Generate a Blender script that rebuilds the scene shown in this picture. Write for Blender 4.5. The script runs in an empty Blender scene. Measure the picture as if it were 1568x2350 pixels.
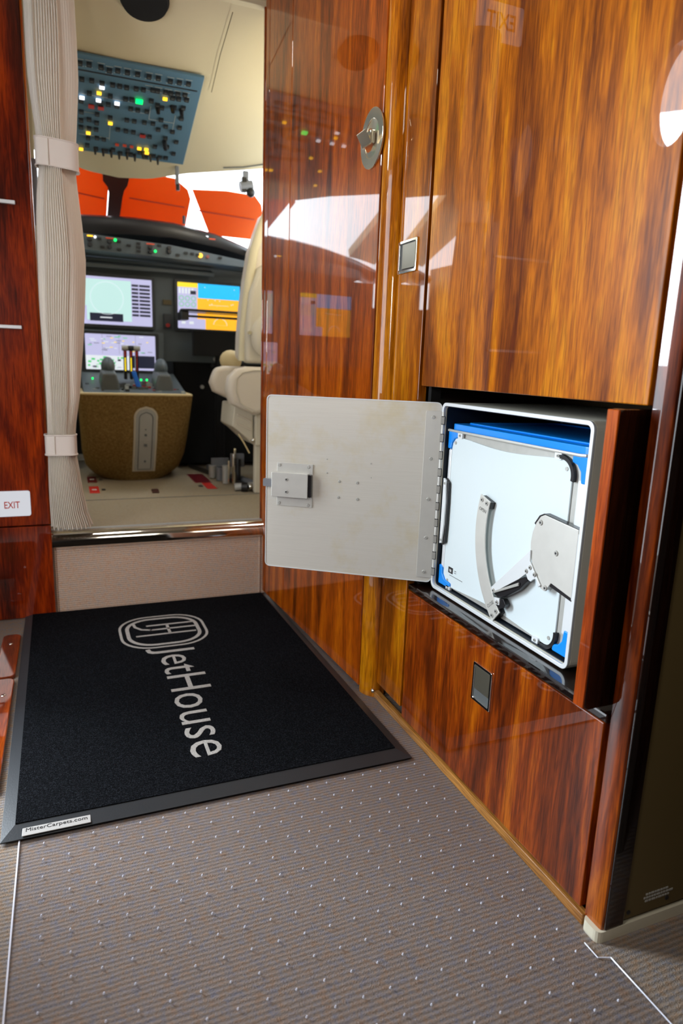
import bpy, bmesh, math, random
from math import sin, cos, pi, radians, sqrt
from mathutils import Vector, Matrix
random.seed(7)
S = bpy.context.scene
COL = S.collection
# ---------------------------------------------------------------- camera
CAM_P, CAM_R, CAM_Y, CAM_F = 0.21641, 0.036262, 0.393175, 1538.63
f = Vector((sin(CAM_Y)*cos(CAM_P), cos(CAM_Y)*cos(CAM_P), -sin(CAM_P)))
rt = Vector((cos(CAM_Y), -sin(CAM_Y), 0)); up = rt.cross(f)
r2 = cos(CAM_R)*rt + sin(CAM_R)*up; u2 = -sin(CAM_R)*rt + cos(CAM_R)*up
cd = bpy.data.cameras.new('camera'); cam = bpy.data.objects.new('camera', cd); COL.objects.link(cam)
Mx = Matrix((r2, u2, -f)).transposed().to_4x4(); Mx.translation = (0, 0, 1.0); cam.matrix_world = Mx
cd.sensor_fit = 'VERTICAL'; cd.sensor_height = 36.0; cd.lens = 36.0*CAM_F/2350.0
cd.clip_start = 0.02; cd.clip_end = 100
cd.dof.use_dof = True; cd.dof.focus_distance = 1.55; cd.dof.aperture_fstop = 3.2
S.camera = cam
# ---------------------------------------------------------------- world, light, exposure
S.view_settings.view_transform = 'Standard'; S.view_settings.look = 'None'
S.view_settings.gamma = 1.0; S.view_settings.use_curve_mapping = False
S.view_settings.exposure = 0.0
w = bpy.data.worlds.new('daylight'); S.world = w; w.use_nodes = True
bg = w.node_tree.nodes['Background']; bg.inputs[0].default_value = (0.86, 0.93, 1.0, 1); bg.inputs[1].default_value = 6.0
def area(name, loc, target, sx, sy, power, col):
    d = bpy.data.lights.new(name, 'AREA'); d.shape = 'RECTANGLE'; d.size = sx; d.size_y = sy; d.energy = power; d.color = col
    o = bpy.data.objects.new(name, d); COL.objects.link(o); o.location = loc
    o.rotation_euler = (Vector(target)-Vector(loc)).to_track_quat('-Z', 'Y').to_euler(); return o
area('daylight_through_entry_door', (-1.9, 3.15, 1.75), (0.35, 1.15, 0.35), 1.3, 1.5, 260, (0.80, 0.91, 1.0))
area('cabin_fill_light', (0.5, -0.6, 2.42), (0.5, -0.3, 0), 0.5, 0.5, 8, (1.0, 0.92, 0.80))  # added fill from above the aft cabin, no fixture there
area('aft_fill_light', (-0.54, 0.38, 1.25), (0.88, 1.0, 0.70), 0.28, 0.45, 13, (1.0, 0.96, 0.92))  # added fill from aft-left, the wall has no window here
area('entry_fill_light', (0.3, 1.5, 2.46), (0.2, 1.6, 0), 0.25, 0.25, 5, (1.0, 0.95, 0.88))  # added fill over the entry, brightens bulkhead and sign
pl_ = bpy.data.lights.new('cockpit_fill_light', 'POINT'); pl_.energy = 4.5; pl_.color = (1.0, 0.95, 0.86); pl_.shadow_soft_size = 0.05  # added fill hidden behind the jamb, brightens the cockpit roof
po = bpy.data.objects.new('cockpit_fill_light', pl_); COL.objects.link(po); po.location = (1.0, 2.95, 1.75)
# ---------------------------------------------------------------- materials
MATS = {}
def new_mat(name):
    m = bpy.data.materials.new(name); m.use_nodes = True; MATS[name] = m
    return m, m.node_tree.nodes, m.node_tree.links, m.node_tree.nodes['Principled BSDF']
def plain(name, col, rough=0.5, metal=0.0, emit=0.0, coat=0.0, noise=0.0, nscale=40, bump=0.0, bscale=200):
    m, n, l, b = new_mat(name)
    b.inputs['Base Color'].default_value = (*col, 1); b.inputs['Roughness'].default_value = rough; b.inputs['Metallic'].default_value = metal
    if coat: b.inputs['Coat Weight'].default_value = coat; b.inputs['Coat Roughness'].default_value = 0.03
    if emit: b.inputs['Base Color'].default_value = (*[c*0.15 for c in col], 1); b.inputs['Emission Color'].default_value = (*col, 1); b.inputs['Emission Strength'].default_value = emit
    if noise:
        tc = n.new('ShaderNodeTexCoord'); no = n.new('ShaderNodeTexNoise'); no.inputs['Scale'].default_value = nscale; no.inputs['Detail'].default_value = 5
        mx = n.new('ShaderNodeMixRGB'); mx.inputs[1].default_value = (*[c*(1-noise) for c in col], 1); mx.inputs[2].default_value = (*[min(1, c*(1+noise)) for c in col], 1)
        l.new(tc.outputs['Object'], no.inputs['Vector']); l.new(no.outputs['Fac'], mx.inputs[0]); l.new(mx.outputs[0], b.inputs['Base Color'])
    if bump:
        tc = n.new('ShaderNodeTexCoord'); no = n.new('ShaderNodeTexNoise'); no.inputs['Scale'].default_value = bscale; no.inputs['Detail'].default_value = 3
        bp = n.new('ShaderNodeBump'); bp.inputs['Strength'].default_value = bump; bp.inputs['Distance'].default_value = 0.002
        l.new(tc.outputs['Object'], no.inputs['Vector']); l.new(no.outputs['Fac'], bp.inputs['Height']); l.new(bp.outputs[0], b.inputs['Normal'])
    return m
def ramp(n, stops):
    r = n.new('ShaderNodeValToRGB'); e = r.color_ramp.elements
    while len(e) < len(stops): e.new(0.5)
    for i, (p, c) in enumerate(stops): e[i].position = p; e[i].color = (*c, 1)
    return r
def wood(name, dark, mid, light, seed=0.0, dens=1.0, coat_rough=0.015, grain_axis='Z', spec=0.5):
    m, n, l, b = new_mat(name)
    tc = n.new('ShaderNodeTexCoord')
    def nz(sc, long, det, dist=0.0, off=0.0):
        mp = n.new('ShaderNodeMapping')
        s = [sc, sc, long] if grain_axis == 'Z' else ([sc, long, sc] if grain_axis == 'Y' else [long, sc, sc])
        mp.inputs['Scale'].default_value = s; mp.inputs['Location'].default_value = (seed+off, seed*1.7+off, seed*0.3)
        t = n.new('ShaderNodeTexNoise'); t.inputs['Scale'].default_value = 1; t.inputs['Detail'].default_value = det; t.inputs['Distortion'].default_value = dist
        l.new(tc.outputs['Object'], mp.inputs['Vector']); l.new(mp.outputs[0], t.inputs['Vector']); return t
    a = nz(6*dens, 0.8*dens, 5, 2.2); c = nz(60*dens, 7*dens, 5, 1.2, 3.1); g = nz(340*dens, 16*dens, 3, 0.4, 7.7)
    ad = n.new('ShaderNodeMath'); ad.operation = 'MULTIPLY_ADD'; ad.inputs[1].default_value = 0.72
    m2 = n.new('ShaderNodeMath'); m2.operation = 'MULTIPLY'; m2.inputs[1].default_value = 0.28
    l.new(a.outputs['Fac'], ad.inputs[0]); l.new(c.outputs['Fac'], m2.inputs[0]); l.new(m2.outputs[0], ad.inputs[2])
    r = ramp(n, [(0.33, dark), (0.45, tuple((x+y)/2 for x, y in zip(dark, mid))), (0.52, mid), (0.66, light)])
    l.new(ad.outputs[0], r.inputs[0])
    gr = ramp(n, [(0.36, (0.42, 0.36, 0.32)), (0.56, (1, 1, 1))]); l.new(g.outputs['Fac'], gr.inputs[0])
    mx = n.new('ShaderNodeMixRGB'); mx.blend_type = 'MULTIPLY'; mx.inputs[0].default_value = 0.75
    l.new(r.outputs[0], mx.inputs[1]); l.new(gr.outputs[0], mx.inputs[2]); l.new(mx.outputs[0], b.inputs['Base Color'])
    b.inputs['Roughness'].default_value = 0.35; b.inputs['Specular IOR Level'].default_value = 0.1
    b.inputs['Coat Weight'].default_value = 1.0; b.inputs['Coat Roughness'].default_value = coat_rough; b.inputs['Coat IOR'].default_value = 1.5
    return m
wood('galley_wood', (0.11, 0.018, 0.0005), (0.46, 0.125, 0.001), (0.68, 0.26, 0.003), 1.0)
wood('cabin_door_wood', (0.09, 0.013, 0.0005), (0.42, 0.078, 0.001), (0.60, 0.145, 0.002), 5.3, 1.2)
wood('dim_galley_wood', (0.035, 0.004, 0.0005), (0.26, 0.042, 0.001), (0.46, 0.115, 0.002), 9.1)  # darker copy of the galley wood, weaker light put into its colour
wood('dark_red_wood', (0.006, 0.001, 0.0005), (0.19, 0.016, 0.0008), (0.44, 0.05, 0.001), 13.0, 1.0)
wood('strip_wood', (0.25, 0.10, 0.02), (0.50, 0.23, 0.05), (0.65, 0.33, 0.09), 3.0, 1.0, 0.05, 'Y')
wood('red_edge_wood', (0.16, 0.02, 0.002), (0.38, 0.06, 0.003), (0.50, 0.11, 0.005), 21.0, 1.0)
wood('threshold_wood', (0.10, 0.012, 0.002), (0.26, 0.04, 0.003), (0.36, 0.07, 0.004), 4.0, 1.0, 0.03, 'Y')
wood('shaded_black_wood', (0.004, 0.001, 0.0005), (0.010, 0.0025, 0.001), (0.018, 0.004, 0.001), 2.0, 1.0)  # shade and dark reflections painted into the wood colour
plain('chrome', (0.80, 0.78, 0.74), 0.07, 1.0)
plain('brushed_steel', (0.66, 0.66, 0.62), 0.38, 0.35, noise=0.08, nscale=30)
plain('dull_metal', (0.46, 0.46, 0.43), 0.45, 0.35, noise=0.12, nscale=60)
plain('bright_alu', (0.76, 0.80, 0.82), 0.4, 0.2)
plain('box_alu', (0.74, 0.72, 0.60), 0.45, 0.0, noise=0.10, nscale=9)
plain('black', (0.006, 0.006, 0.007), 0.5)
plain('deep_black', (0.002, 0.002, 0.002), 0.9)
plain('black_plastic', (0.012, 0.012, 0.014), 0.3)
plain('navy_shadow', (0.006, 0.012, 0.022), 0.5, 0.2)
plain('blue_plastic', (0.004, 0.27, 0.90), 0.28)
plain('case_white', (0.72, 0.82, 0.85), 0.35, 0.0, noise=0.02, nscale=3)
plain('cream_leather', (0.66, 0.58, 0.47), 0.38, bump=0.15, bscale=260)
plain('cream_plastic', (0.60, 0.54, 0.42), 0.45)
plain('yellow_cream', (0.66, 0.52, 0.27), 0.6)
plain('headliner', (0.68, 0.60, 0.40), 0.8, noise=0.04, nscale=5)
plain('cabin_ceiling_paint', (0.34, 0.30, 0.21), 0.7)
plain('beige_panel', (0.10, 0.068, 0.020), 0.6)
plain('satin_metal', (0.20, 0.185, 0.14), 0.28, 0.7)
plain('champagne_metal', (0.80, 0.74, 0.60), 0.16, 0.85)
plain('cream_block', (0.62, 0.58, 0.45), 0.5)
plain('curtain_fabric', (0.76, 0.70, 0.60), 0.85, bump=0.25, bscale=700)
plain('curtain_band', (0.74, 0.67, 0.60), 0.85, bump=0.2, bscale=600)
plain('panel_slate', (0.085, 0.105, 0.115), 0.5)
plain('panel_slate_dark', (0.018, 0.022, 0.026), 0.45)
plain('overhead_blue', (0.10, 0.21, 0.31), 0.5)
plain('overhead_line', (0.45, 0.50, 0.50), 0.5)
plain('grey_knob', (0.10, 0.11, 0.11), 0.4)
plain('capsule_grey', (0.42, 0.42, 0.40), 0.4)
plain('white_paint', (0.85, 0.85, 0.84), 0.4)
plain('sign_white', (0.80, 0.82, 0.88), 0.3, emit=0.7)
plain('sign_red', (0.62, 0.04, 0.02), 0.4)
plain('placard_red', (0.75, 0.03, 0.02), 0.45)
plain('placard_dark_red', (0.16, 0.006, 0.012), 0.45)
plain('arrow_red', (0.80, 0.09, 0.03), 0.4)
plain('lever_blue', (0.015, 0.17, 0.75), 0.35)
plain('lever_red', (0.40, 0.02, 0.02), 0.4)
plain('rubber', (0.016, 0.018, 0.021), 0.42, bump=0.1, bscale=300)
plain('tag_grey', (0.42, 0.40, 0.38), 0.4)
plain('ink', (0.01, 0.01, 0.012), 0.5)
plain('engrave', (0.18, 0.18, 0.17), 0.5)
plain('brown_post', (0.06, 0.012, 0.005), 0.5)
plain('orange_seam', (0.30, 0.03, 0.005), 0.7)
plain('grey_box', (0.20, 0.21, 0.23), 0.5)
plain('aft_wall_dark', (0.05, 0.04, 0.03), 0.7)
plain('sheet_edge', (0.72, 0.74, 0.86), 0.12)  # whitish colour paints the gleam of clear edges and studs
for nm, c, e in (('lit_green', (0.0, 0.9, 0.12), 3), ('lit_white', (0.9, 0.93, 1.0), 2.2), ('lit_amber', (1.0, 0.50, 0.02), 2.5), ('lit_blue', (0.05, 0.08, 0.9), 0.8),
    ('lit_red', (0.5, 0.04, 0.02), 0.35), ('scr_cyan', (0.58, 0.86, 0.82), 0.95), ('scr_lilac', (0.58, 0.57, 0.84), 0.92), ('scr_white', (0.8, 0.85, 0.9), 0.95),
    ('scr_dark', (0.03, 0.035, 0.07), 0.5), ('scr_sky', (0.01, 0.42, 0.85), 1.35), ('scr_earth', (0.95, 0.42, 0.02), 1.3), ('scr_yellow', (1.0, 0.72, 0.02), 1.1),
    ('scr_green', (0.08, 0.65, 0.20), 0.9), ('scr_grey', (0.30, 0.30, 0.42), 0.7), ('scr_ring', (0.80, 0.90, 0.95), 1.0)):
    plain(nm, c, 0.3, emit=e)
plain('orange_fabric', (0.72, 0.19, 0.010), 0.75, noise=0.12, nscale=6)
# translucent orange sun shades let daylight glow through
m = MATS['orange_fabric']; n = m.node_tree.nodes; l = m.node_tree.links
tr = n.new('ShaderNodeBsdfTranslucent'); tr.inputs[0].default_value = (0.55, 0.115, 0.005, 1); mxs = n.new('ShaderNodeMixShader'); mxs.inputs[0].default_value = 0.55
l.new(n['Principled BSDF'].outputs[0], mxs.inputs[1]); l.new(tr.outputs[0], mxs.inputs[2]); l.new(mxs.outputs[0], n['Material Output'].inputs[0])
# clear plastic with fresnel reflection
def clear(name, rough, tint, ior=1.45, bump=0.0):
    m = bpy.data.materials.new(name); m.use_nodes = True; MATS[name] = m; n = m.node_tree.nodes; l = m.node_tree.links
    n.remove(n['Principled BSDF'])
    t = n.new('ShaderNodeBsdfTransparent'); t.inputs[0].default_value = (*tint, 1)
    g = n.new('ShaderNodeBsdfGlossy'); g.inputs['Roughness'].default_value = rough
    fr = n.new('ShaderNodeFresnel'); fr.inputs[0].default_value = ior
    ge = n.new('ShaderNodeNewGeometry'); sb_ = n.new('ShaderNodeMath'); sb_.operation = 'SUBTRACT'; sb_.inputs[0].default_value = 1.0; l.new(ge.outputs['Backfacing'], sb_.inputs[1])
    ml = n.new('ShaderNodeMath'); ml.operation = 'MULTIPLY'; l.new(fr.outputs[0], ml.inputs[0]); l.new(sb_.outputs[0], ml.inputs[1])
    x = n.new('ShaderNodeMixShader'); l.new(ml.outputs[0], x.inputs[0]); l.new(t.outputs[0], x.inputs[1]); l.new(g.outputs[0], x.inputs[2]); l.new(x.outputs[0], n['Material Output'].inputs[0])
    if bump:
        tc = n.new('ShaderNodeTexCoord'); no = n.new('ShaderNodeTexNoise'); no.inputs['Scale'].default_value = 14
        bp = n.new('ShaderNodeBump'); bp.inputs['Strength'].default_value = bump; bp.inputs['Distance'].default_value = 0.01
        l.new(tc.outputs['Object'], no.inputs['Vector']); l.new(no.outputs['Fac'], bp.inputs['Height']); l.new(bp.outputs[0], g.inputs['Normal']); l.new(bp.outputs[0], fr.inputs['Normal'])
clear('clear_plastic', 0.33, (0.96, 0.96, 0.98), 1.36)
clear('glass', 0.0, (0.95, 0.97, 0.97), 1.3)
# ribbed carpet
def carpet(name, c1, c2, c3, pitch, depth=0.004, axis=1, mottled=60):
    m, n, l, b = new_mat(name)
    tc = n.new('ShaderNodeTexCoord'); sp = n.new('ShaderNodeSeparateXYZ'); l.new(tc.outputs['Object'], sp.inputs[0])
    def mth(op, a, bb=None):
        x = n.new('ShaderNodeMath'); x.operation = op
        for i, v in enumerate((a, bb)):
            if v is None: continue
            if isinstance(v, (int, float)): x.inputs[i].default_value = v
            else: l.new(v, x.inputs[i])
        return x.outputs[0]
    nd = n.new('ShaderNodeTexNoise'); nd.inputs['Scale'].default_value = 18; nd.inputs['Detail'].default_value = 2; l.new(tc.outputs['Object'], nd.inputs['Vector'])
    ph = mth('ADD', mth('MULTIPLY', sp.outputs[axis], 2*pi/pitch), mth('MULTIPLY', nd.outputs['Fac'], 2.5))
    sn = mth('MULTIPLY', mth('ADD', mth('SINE', ph), 1.0), 0.5)
    n1 = n.new('ShaderNodeTexNoise'); n1.inputs['Scale'].default_value = mottled; n1.inputs['Detail'].default_value = 6; n1.inputs['Roughness'].default_value = 0.75; l.new(tc.outputs['Object'], n1.inputs['Vector'])
    n2 = n.new('ShaderNodeTexNoise'); n2.inputs['Scale'].default_value = 420; n2.inputs['Detail'].default_value = 2; l.new(tc.outputs['Object'], n2.inputs['Vector'])
    r = ramp(n, [(0.36, c1), (0.5, c2), (0.64, c3)]); l.new(n1.outputs['Fac'], r.inputs[0])
    gl = mth('ADD', mth('MULTIPLY', sn, 0.38), mth('MULTIPLY', n2.outputs['Fac'], 0.95))
    mx = n.new('ShaderNodeMixRGB'); mx.blend_type = 'MULTIPLY'; mx.inputs[0].default_value = 0.75
    l.new(r.outputs[0], mx.inputs[1]); l.new(gl, mx.inputs[2]); l.new(mx.outputs[0], b.inputs['Base Color'])
    bp = n.new('ShaderNodeBump'); bp.inputs['Strength'].default_value = 0.8; bp.inputs['Distance'].default_value = depth
    l.new(gl, bp.inputs['Height']); l.new(bp.outputs[0], b.inputs['Normal']); b.inputs['Roughness'].default_value = 0.95; b.inputs['Specular IOR Level'].default_value = 0.04
carpet('cabin_carpet', (0.35, 0.23, 0.15), (0.325, 0.265, 0.215), (0.25, 0.24, 0.265), 0.0098, 0.003)
carpet('riser_carpet', (0.72, 0.44, 0.29), (0.78, 0.56, 0.41), (0.60, 0.50, 0.44), 0.0085, 0.002, 2, 110)
carpet('cockpit_carpet', (0.42, 0.34, 0.23), (0.48, 0.39, 0.27), (0.44, 0.38, 0.29), 0.006, 0.001)
carpet('suede', (0.22, 0.13, 0.035), (0.31, 0.19, 0.065), (0.38, 0.26, 0.10), 0.004, 0.0004, 2, 90)
carpet('mat_pile', (0.0015, 0.002, 0.003), (0.005, 0.0055, 0.007), (0.022, 0.025, 0.031), 5.0, 0.006, 0, 260)
carpet('logo_pile', (0.42, 0.40, 0.38), (0.50, 0.48, 0.45), (0.56, 0.54, 0.51), 5.0, 0.003, 0, 200)
# brushed, stained aluminium flap
m, n, l, b = new_mat('flap_alu')
tc = n.new('ShaderNodeTexCoord'); mp = n.new('ShaderNodeMapping'); mp.inputs['Scale'].default_value = (9, 9, 420)
t1 = n.new('ShaderNodeTexNoise'); t1.inputs['Scale'].default_value = 1; t1.inputs['Detail'].default_value = 4
t2 = n.new('ShaderNodeTexNoise'); t2.inputs['Scale'].default_value = 6; t2.inputs['Detail'].default_value = 5; t2.inputs['Roughness'].default_value = 0.7
l.new(tc.outputs['Object'], mp.inputs[0]); l.new(mp.outputs[0], t1.inputs['Vector']); l.new(tc.outputs['Object'], t2.inputs['Vector'])
r = ramp(n, [(0.35, (0.66, 0.64, 0.58)), (0.65, (0.69, 0.67, 0.61))]); l.new(t1.outputs['Fac'], r.inputs[0])
r3 = ramp(n, [(0.52, (1, 1, 1)), (0.72, (0.95, 0.89, 0.72))]); l.new(t2.outputs['Fac'], r3.inputs[0])
mx = n.new('ShaderNodeMixRGB'); mx.blend_type = 'MULTIPLY'; mx.inputs[0].default_value = 1; l.new(r.outputs[0], mx.inputs[1]); l.new(r3.outputs[0], mx.inputs[2]); l.new(mx.outputs[0], b.inputs['Base Color'])
b.inputs['Metallic'].default_value = 0.2; b.inputs['Roughness'].default_value = 0.42
# ---------------------------------------------------------------- mesh builder
class B:
    def __init__(s): s.v = []; s.f = []; s.m = []; s.mats = []
    def mi(s, m):
        if m not in s.mats: s.mats.append(m)
        return s.mats.index(m)
    def add(s, vs, fs, m):
        o = len(s.v); s.v += [tuple(v) for v in vs]; k = s.mi(m)
        for f in fs: s.f.append(tuple(i+o for i in f)); s.m.append(k)
        return s
    def obox(s, c, u, v, w, m):
        c, u, v, w = map(Vector, (c, u, v, w))
        P = [c+a*u+b*v+d*w for a in (-1, 1) for b in (-1, 1) for d in (-1, 1)]
        F = [(0, 1, 3, 2), (4, 6, 7, 5), (0, 4, 5, 1), (2, 3, 7, 6), (0, 2, 6, 4), (1, 5, 7, 3)]
        if u.cross(v).dot(w) < 0: F = [tuple(reversed(f)) for f in F]
        return s.add(P, F, m)
    def box(s, x0, x1, y0, y1, z0, z1, m):
        return s.obox(((x0+x1)/2, (y0+y1)/2, (z0+z1)/2), ((x1-x0)/2, 0, 0), (0, (y1-y0)/2, 0), (0, 0, (z1-z0)/2), m)
    def prism(s, poly, o, u, v, wv, m):
        o, u, v, wv = map(Vector, (o, u, v, wv)); n_ = len(poly)
        P = [o+a*u+b*v for a, b in poly]; Q = [p+wv for p in P]
        F = [tuple(range(n_-1, -1, -1)), tuple(range(n_, 2*n_))]+[(i, (i+1) % n_, n_+(i+1) % n_, n_+i) for i in range(n_)]
        ar = sum(poly[i][0]*poly[(i+1) % n_][1]-poly[(i+1) % n_][0]*poly[i][1] for i in range(n_))
        if ar*u.cross(v).dot(wv) < 0: F = [tuple(reversed(f)) for f in F]
        return s.add(P+Q, F, m)
    def ring(s, outer, inner, o, u, v, wv, m):
        o, u, v, wv = map(Vector, (o, u, v, wv)); n_ = len(outer)
        P = [o+a*u+b*v for a, b in outer]+[o+a*u+b*v for a, b in inner]; P += [p+wv for p in P]; F = []
        for i in range(n_):
            j = (i+1) % n_
            F += [(i, n_+i, n_+j, j), (2*n_+i, 2*n_+j, 3*n_+j, 3*n_+i), (i, j, 2*n_+j, 2*n_+i), (n_+i, 3*n_+i, 3*n_+j, n_+j)]
        if u.cross(v).dot(wv) < 0: F = [tuple(reversed(f)) for f in F]
        return s.add(P, F, m)
    def cyl(s, p0, p1, r, m, seg=16, r1=None):
        p0, p1 = Vector(p0), Vector(p1); d = (p1-p0).normalized(); a = d.orthogonal().normalized(); b = d.cross(a); r1 = r if r1 is None else r1
        P = [p0+(a*cos(2*pi*i/seg)+b*sin(2*pi*i/seg))*r for i in range(seg)]+[p1+(a*cos(2*pi*i/seg)+b*sin(2*pi*i/seg))*r1 for i in range(seg)]
        return s.add(P, [tuple(range(seg-1, -1, -1)), tuple(range(seg, 2*seg))]+[(i, (i+1) % seg, seg+(i+1) % seg, seg+i) for i in range(seg)], m)
    def tube(s, pts, r, m, seg=8, closed=False):
        pts = [Vector(p) for p in pts]; n_ = len(pts); P = []
        ref = None
        for i, p in enumerate(pts):
            a = pts[i-1] if (i or closed) else p; c = pts[(i+1) % n_] if (i < n_-1 or closed) else p
            d = (c-a).normalized()
            if ref is None: ref = d.orthogonal().normalized()
            ref = (ref-d*ref.dot(d)).normalized(); q = d.cross(ref)
            P += [p+(ref*cos(2*pi*k/seg)+q*sin(2*pi*k/seg))*r for k in range(seg)]
        F = []
        for i in range(n_ if closed else n_-1):
            j = (i+1) % n_
            F += [(i*seg+k, i*seg+(k+1) % seg, j*seg+(k+1) % seg, j*seg+k) for k in range(seg)]
        if not closed: F += [tuple(range(seg-1, -1, -1)), tuple(range((n_-1)*seg, n_*seg))]
        return s.add(P, F, m)
    def ball(s, c, r, m, seg=14, rings=8):
        r = (r, r, r) if isinstance(r, (int, float)) else r; P = [(c[0], c[1], c[2]+r[2])]; F = []
        for i in range(1, rings):
            for k in range(seg): P.append((c[0]+r[0]*sin(pi*i/rings)*cos(2*pi*k/seg), c[1]+r[1]*sin(pi*i/rings)*sin(2*pi*k/seg), c[2]+r[2]*cos(pi*i/rings)))
        P.append((c[0], c[1], c[2]-r[2])); e = len(P)-1
        for k in range(seg):
            F.append((0, 1+k, 1+(k+1) % seg)); F.append((e, e-seg+(k+1) % seg, e-seg+k))
            for i in range(rings-2): a = 1+i*seg; F.append((a+k, a+seg+k, a+seg+(k+1) % seg, a+(k+1) % seg))
        return s.add(P, F, m)
    def grid(s, fn, nu, nv, m, flip=False):
        P = [fn(i/nu, j/nv) for j in range(nv+1) for i in range(nu+1)]
        F = [(j*(nu+1)+i, j*(nu+1)+i+1, (j+1)*(nu+1)+i+1, (j+1)*(nu+1)+i) for j in range(nv) for i in range(nu)]
        if flip: F = [tuple(reversed(f)) for f in F]
        return s.add(P, F, m)
    def text(s, body, size, o, u, v, wv, m, sx=1.0, bold=0.0, align='CENTER', width=None):
        """lettering lying in the plane o,u,v and standing out by wv"""
        c = bpy.data.curves.new('t', 'FONT'); c.body = body; c.size = size; c.align_x = align; c.align_y = 'CENTER'; c.extrude = 0.5; c.offset = bold; c.resolution_u = 3
        t = bpy.data.objects.new('t', c); COL.objects.link(t); bpy.context.view_layer.update()
        me = t.evaluated_get(bpy.context.evaluated_depsgraph_get()).to_mesh()
        xs = [q.co.x for q in me.vertices]
        if width: sx = width/(max(xs)-min(xs))
        mid = (max(xs)+min(xs))/2 if align == 'CENTER' else 0
        o, u, v, wv = map(Vector, (o, u, v, wv))
        P = [o+u*(q.co.x-mid)*sx+v*q.co.y+wv*(q.co.z+0.5) for q in me.vertices]; F = [tuple(p.vertices) for p in me.polygons]
        if u.cross(v).dot(wv) < 0: F = [tuple(reversed(f)) for f in F]
        s.add(P, F, m); t.to_mesh_clear() if hasattr(t, 'to_mesh_clear') else None
        bpy.data.objects.remove(t); bpy.data.curves.remove(c); return s
def tag(o, label=None, cat=None, group=None, kind=None):
    for k, x in (('label', label), ('category', cat), ('group', group), ('kind', kind)):
        if x: o[k] = x
    return o
ORG = {}
def put(name, b, parent=None, smooth=False, bevel=0.0, sub=0, seg=2):
    me = bpy.data.meshes.new(name); me.from_pydata(b.v, [], b.f)
    for mm in b.mats: me.materials.append(MATS[mm])
    me.polygons.foreach_set('material_index', b.m); me.update()
    o = bpy.data.objects.new(name, me); COL.objects.link(o)
    if smooth: me.polygons.foreach_set('use_smooth', [True]*len(me.polygons)); me.set_sharp_from_angle(angle=radians(42))
    if bevel:
        md = o.modifiers.new('bevel', 'BEVEL'); md.width = bevel; md.segments = seg; md.limit_method = 'ANGLE'; md.angle_limit = radians(50)
    if sub: md = o.modifiers.new('sub', 'SUBSURF'); md.levels = sub; md.render_levels = sub
    if parent is not None:
        o.parent = parent; o.matrix_parent_inverse = Matrix.Translation(-ORG.get(parent.name, Vector((0, 0, 0))))
    return o
def thing(name, loc, label, cat, group=None):
    e = bpy.data.objects.new(name, None); COL.objects.link(e); e.location = loc; e.empty_display_size = 0.05
    ORG[e.name] = Vector(loc); return tag(e, label, cat, group)
def struct(name, b, **k): return tag(put(name, b, **k), kind='structure')
def rrect(x0, x1, y0, y1, r, seg=5):
    P = []
    for cx, cy, a0 in ((x1-r, y1-r, 0), (x0+r, y1-r, 90), (x0+r, y0+r, 180), (x1-r, y0+r, 270)):
        for i in range(seg+1): a = radians(a0+90*i/seg); P.append((cx+r*cos(a), cy+r*sin(a)))
    return P
def lerp(tab, x):
    if x <= tab[0][0]: return tab[0][1]
    for (a, b), (c, d) in zip(tab, tab[1:]):
        if x <= c: return b+(d-b)*(x-a)/(c-a)
    return tab[-1][1]
X, Y, Z = Vector((1, 0, 0)), Vector((0, 1, 0)), Vector((0, 0, 1))
# ================================================================ SETTING
W = 0.846
b = B().box(-1.5, 1.7, -2.5, 2.725, -0.05, 0.0, 'cabin_carpet'); struct('floor', b)
b = B().box(-0.95, 1.6, 2.73, 5.6, 0.28, 0.334, 'cockpit_carpet'); struct('floor_cockpit', b)
b = B().box(-1.0, 1.7, -2.6, 2.80, 2.49, 2.55, 'cabin_ceiling_paint'); struct('ceiling', b)
XL = -0.56
b = B()
b.box(XL-0.05, XL, -2.5, 1.585, 0, 2.5, 'dark_red_wood').box(XL-0.05, XL, 1.585, 2.02, 1.86, 2.5, 'cream_plastic').box(XL-0.05, XL, 2.13, 2.75, 0, 1.80, 'dark_red_wood').box(XL-0.05, XL, 2.42, 2.75, 1.80, 2.5, 'dark_red_wood')
oc, ow, oh_ = (2.21, 2.07), 0.11, 0.185  # oval opening cut to give a bright reflection in the galley door
ell = [(oc[0]+ow*cos(2*pi*i/32+pi/4), oc[1]+oh_*sin(2*pi*i/32+pi/4)) for i in range(32)]
rc = []
for i in range(32):
    a = 2*pi*i/32+pi/4; ca, sa = cos(a), sin(a); k = max(abs(ca), abs(sa)); px_, pz_ = ca/k, sa/k
    rc.append((2.22+0.20*px_, (2.15+0.35*pz_)))
b.ring(rc, ell, (XL-0.05, 0, 0), Y, Z, (0.05, 0, 0), 'dark_red_wood')
struct('wall_left', b)
b = B().box(1.02, 1.06, -2.5, 0.58, 0, 2.5, 'aft_wall_dark'); struct('light_shield', b)  # unseen screen added to keep light off the galley end panel
b = B().box(1.60, 1.65, -2.5, 0.80, 0, 2.5, 'aft_wall_dark'); struct('wall_right', b)
b = B().box(-0.95, 1.65, -2.55, -2.5, 0, 2.5, 'aft_wall_dark'); struct('wall_back', b)
b = B().box(-0.95, -0.072, 2.755, 2.79, 0.0, 2.5, 'cabin_ceiling_paint').box(-0.072, 0.79, 2.745, 2.78, 2.285, 2.5, 'headliner').box(0.79, 1.65, 2.758, 2.79, 0.0, 2.5, 'headliner')
struct('wall_front', b)
b = B().box(1.55, 1.6, 0.80, 2.75, 0, 2.5, 'aft_wall_dark').box(0.9, 1.6, 1.56, 2.75, 2.4, 2.45, 'aft_wall_dark'); struct('wall_right', b)
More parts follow.
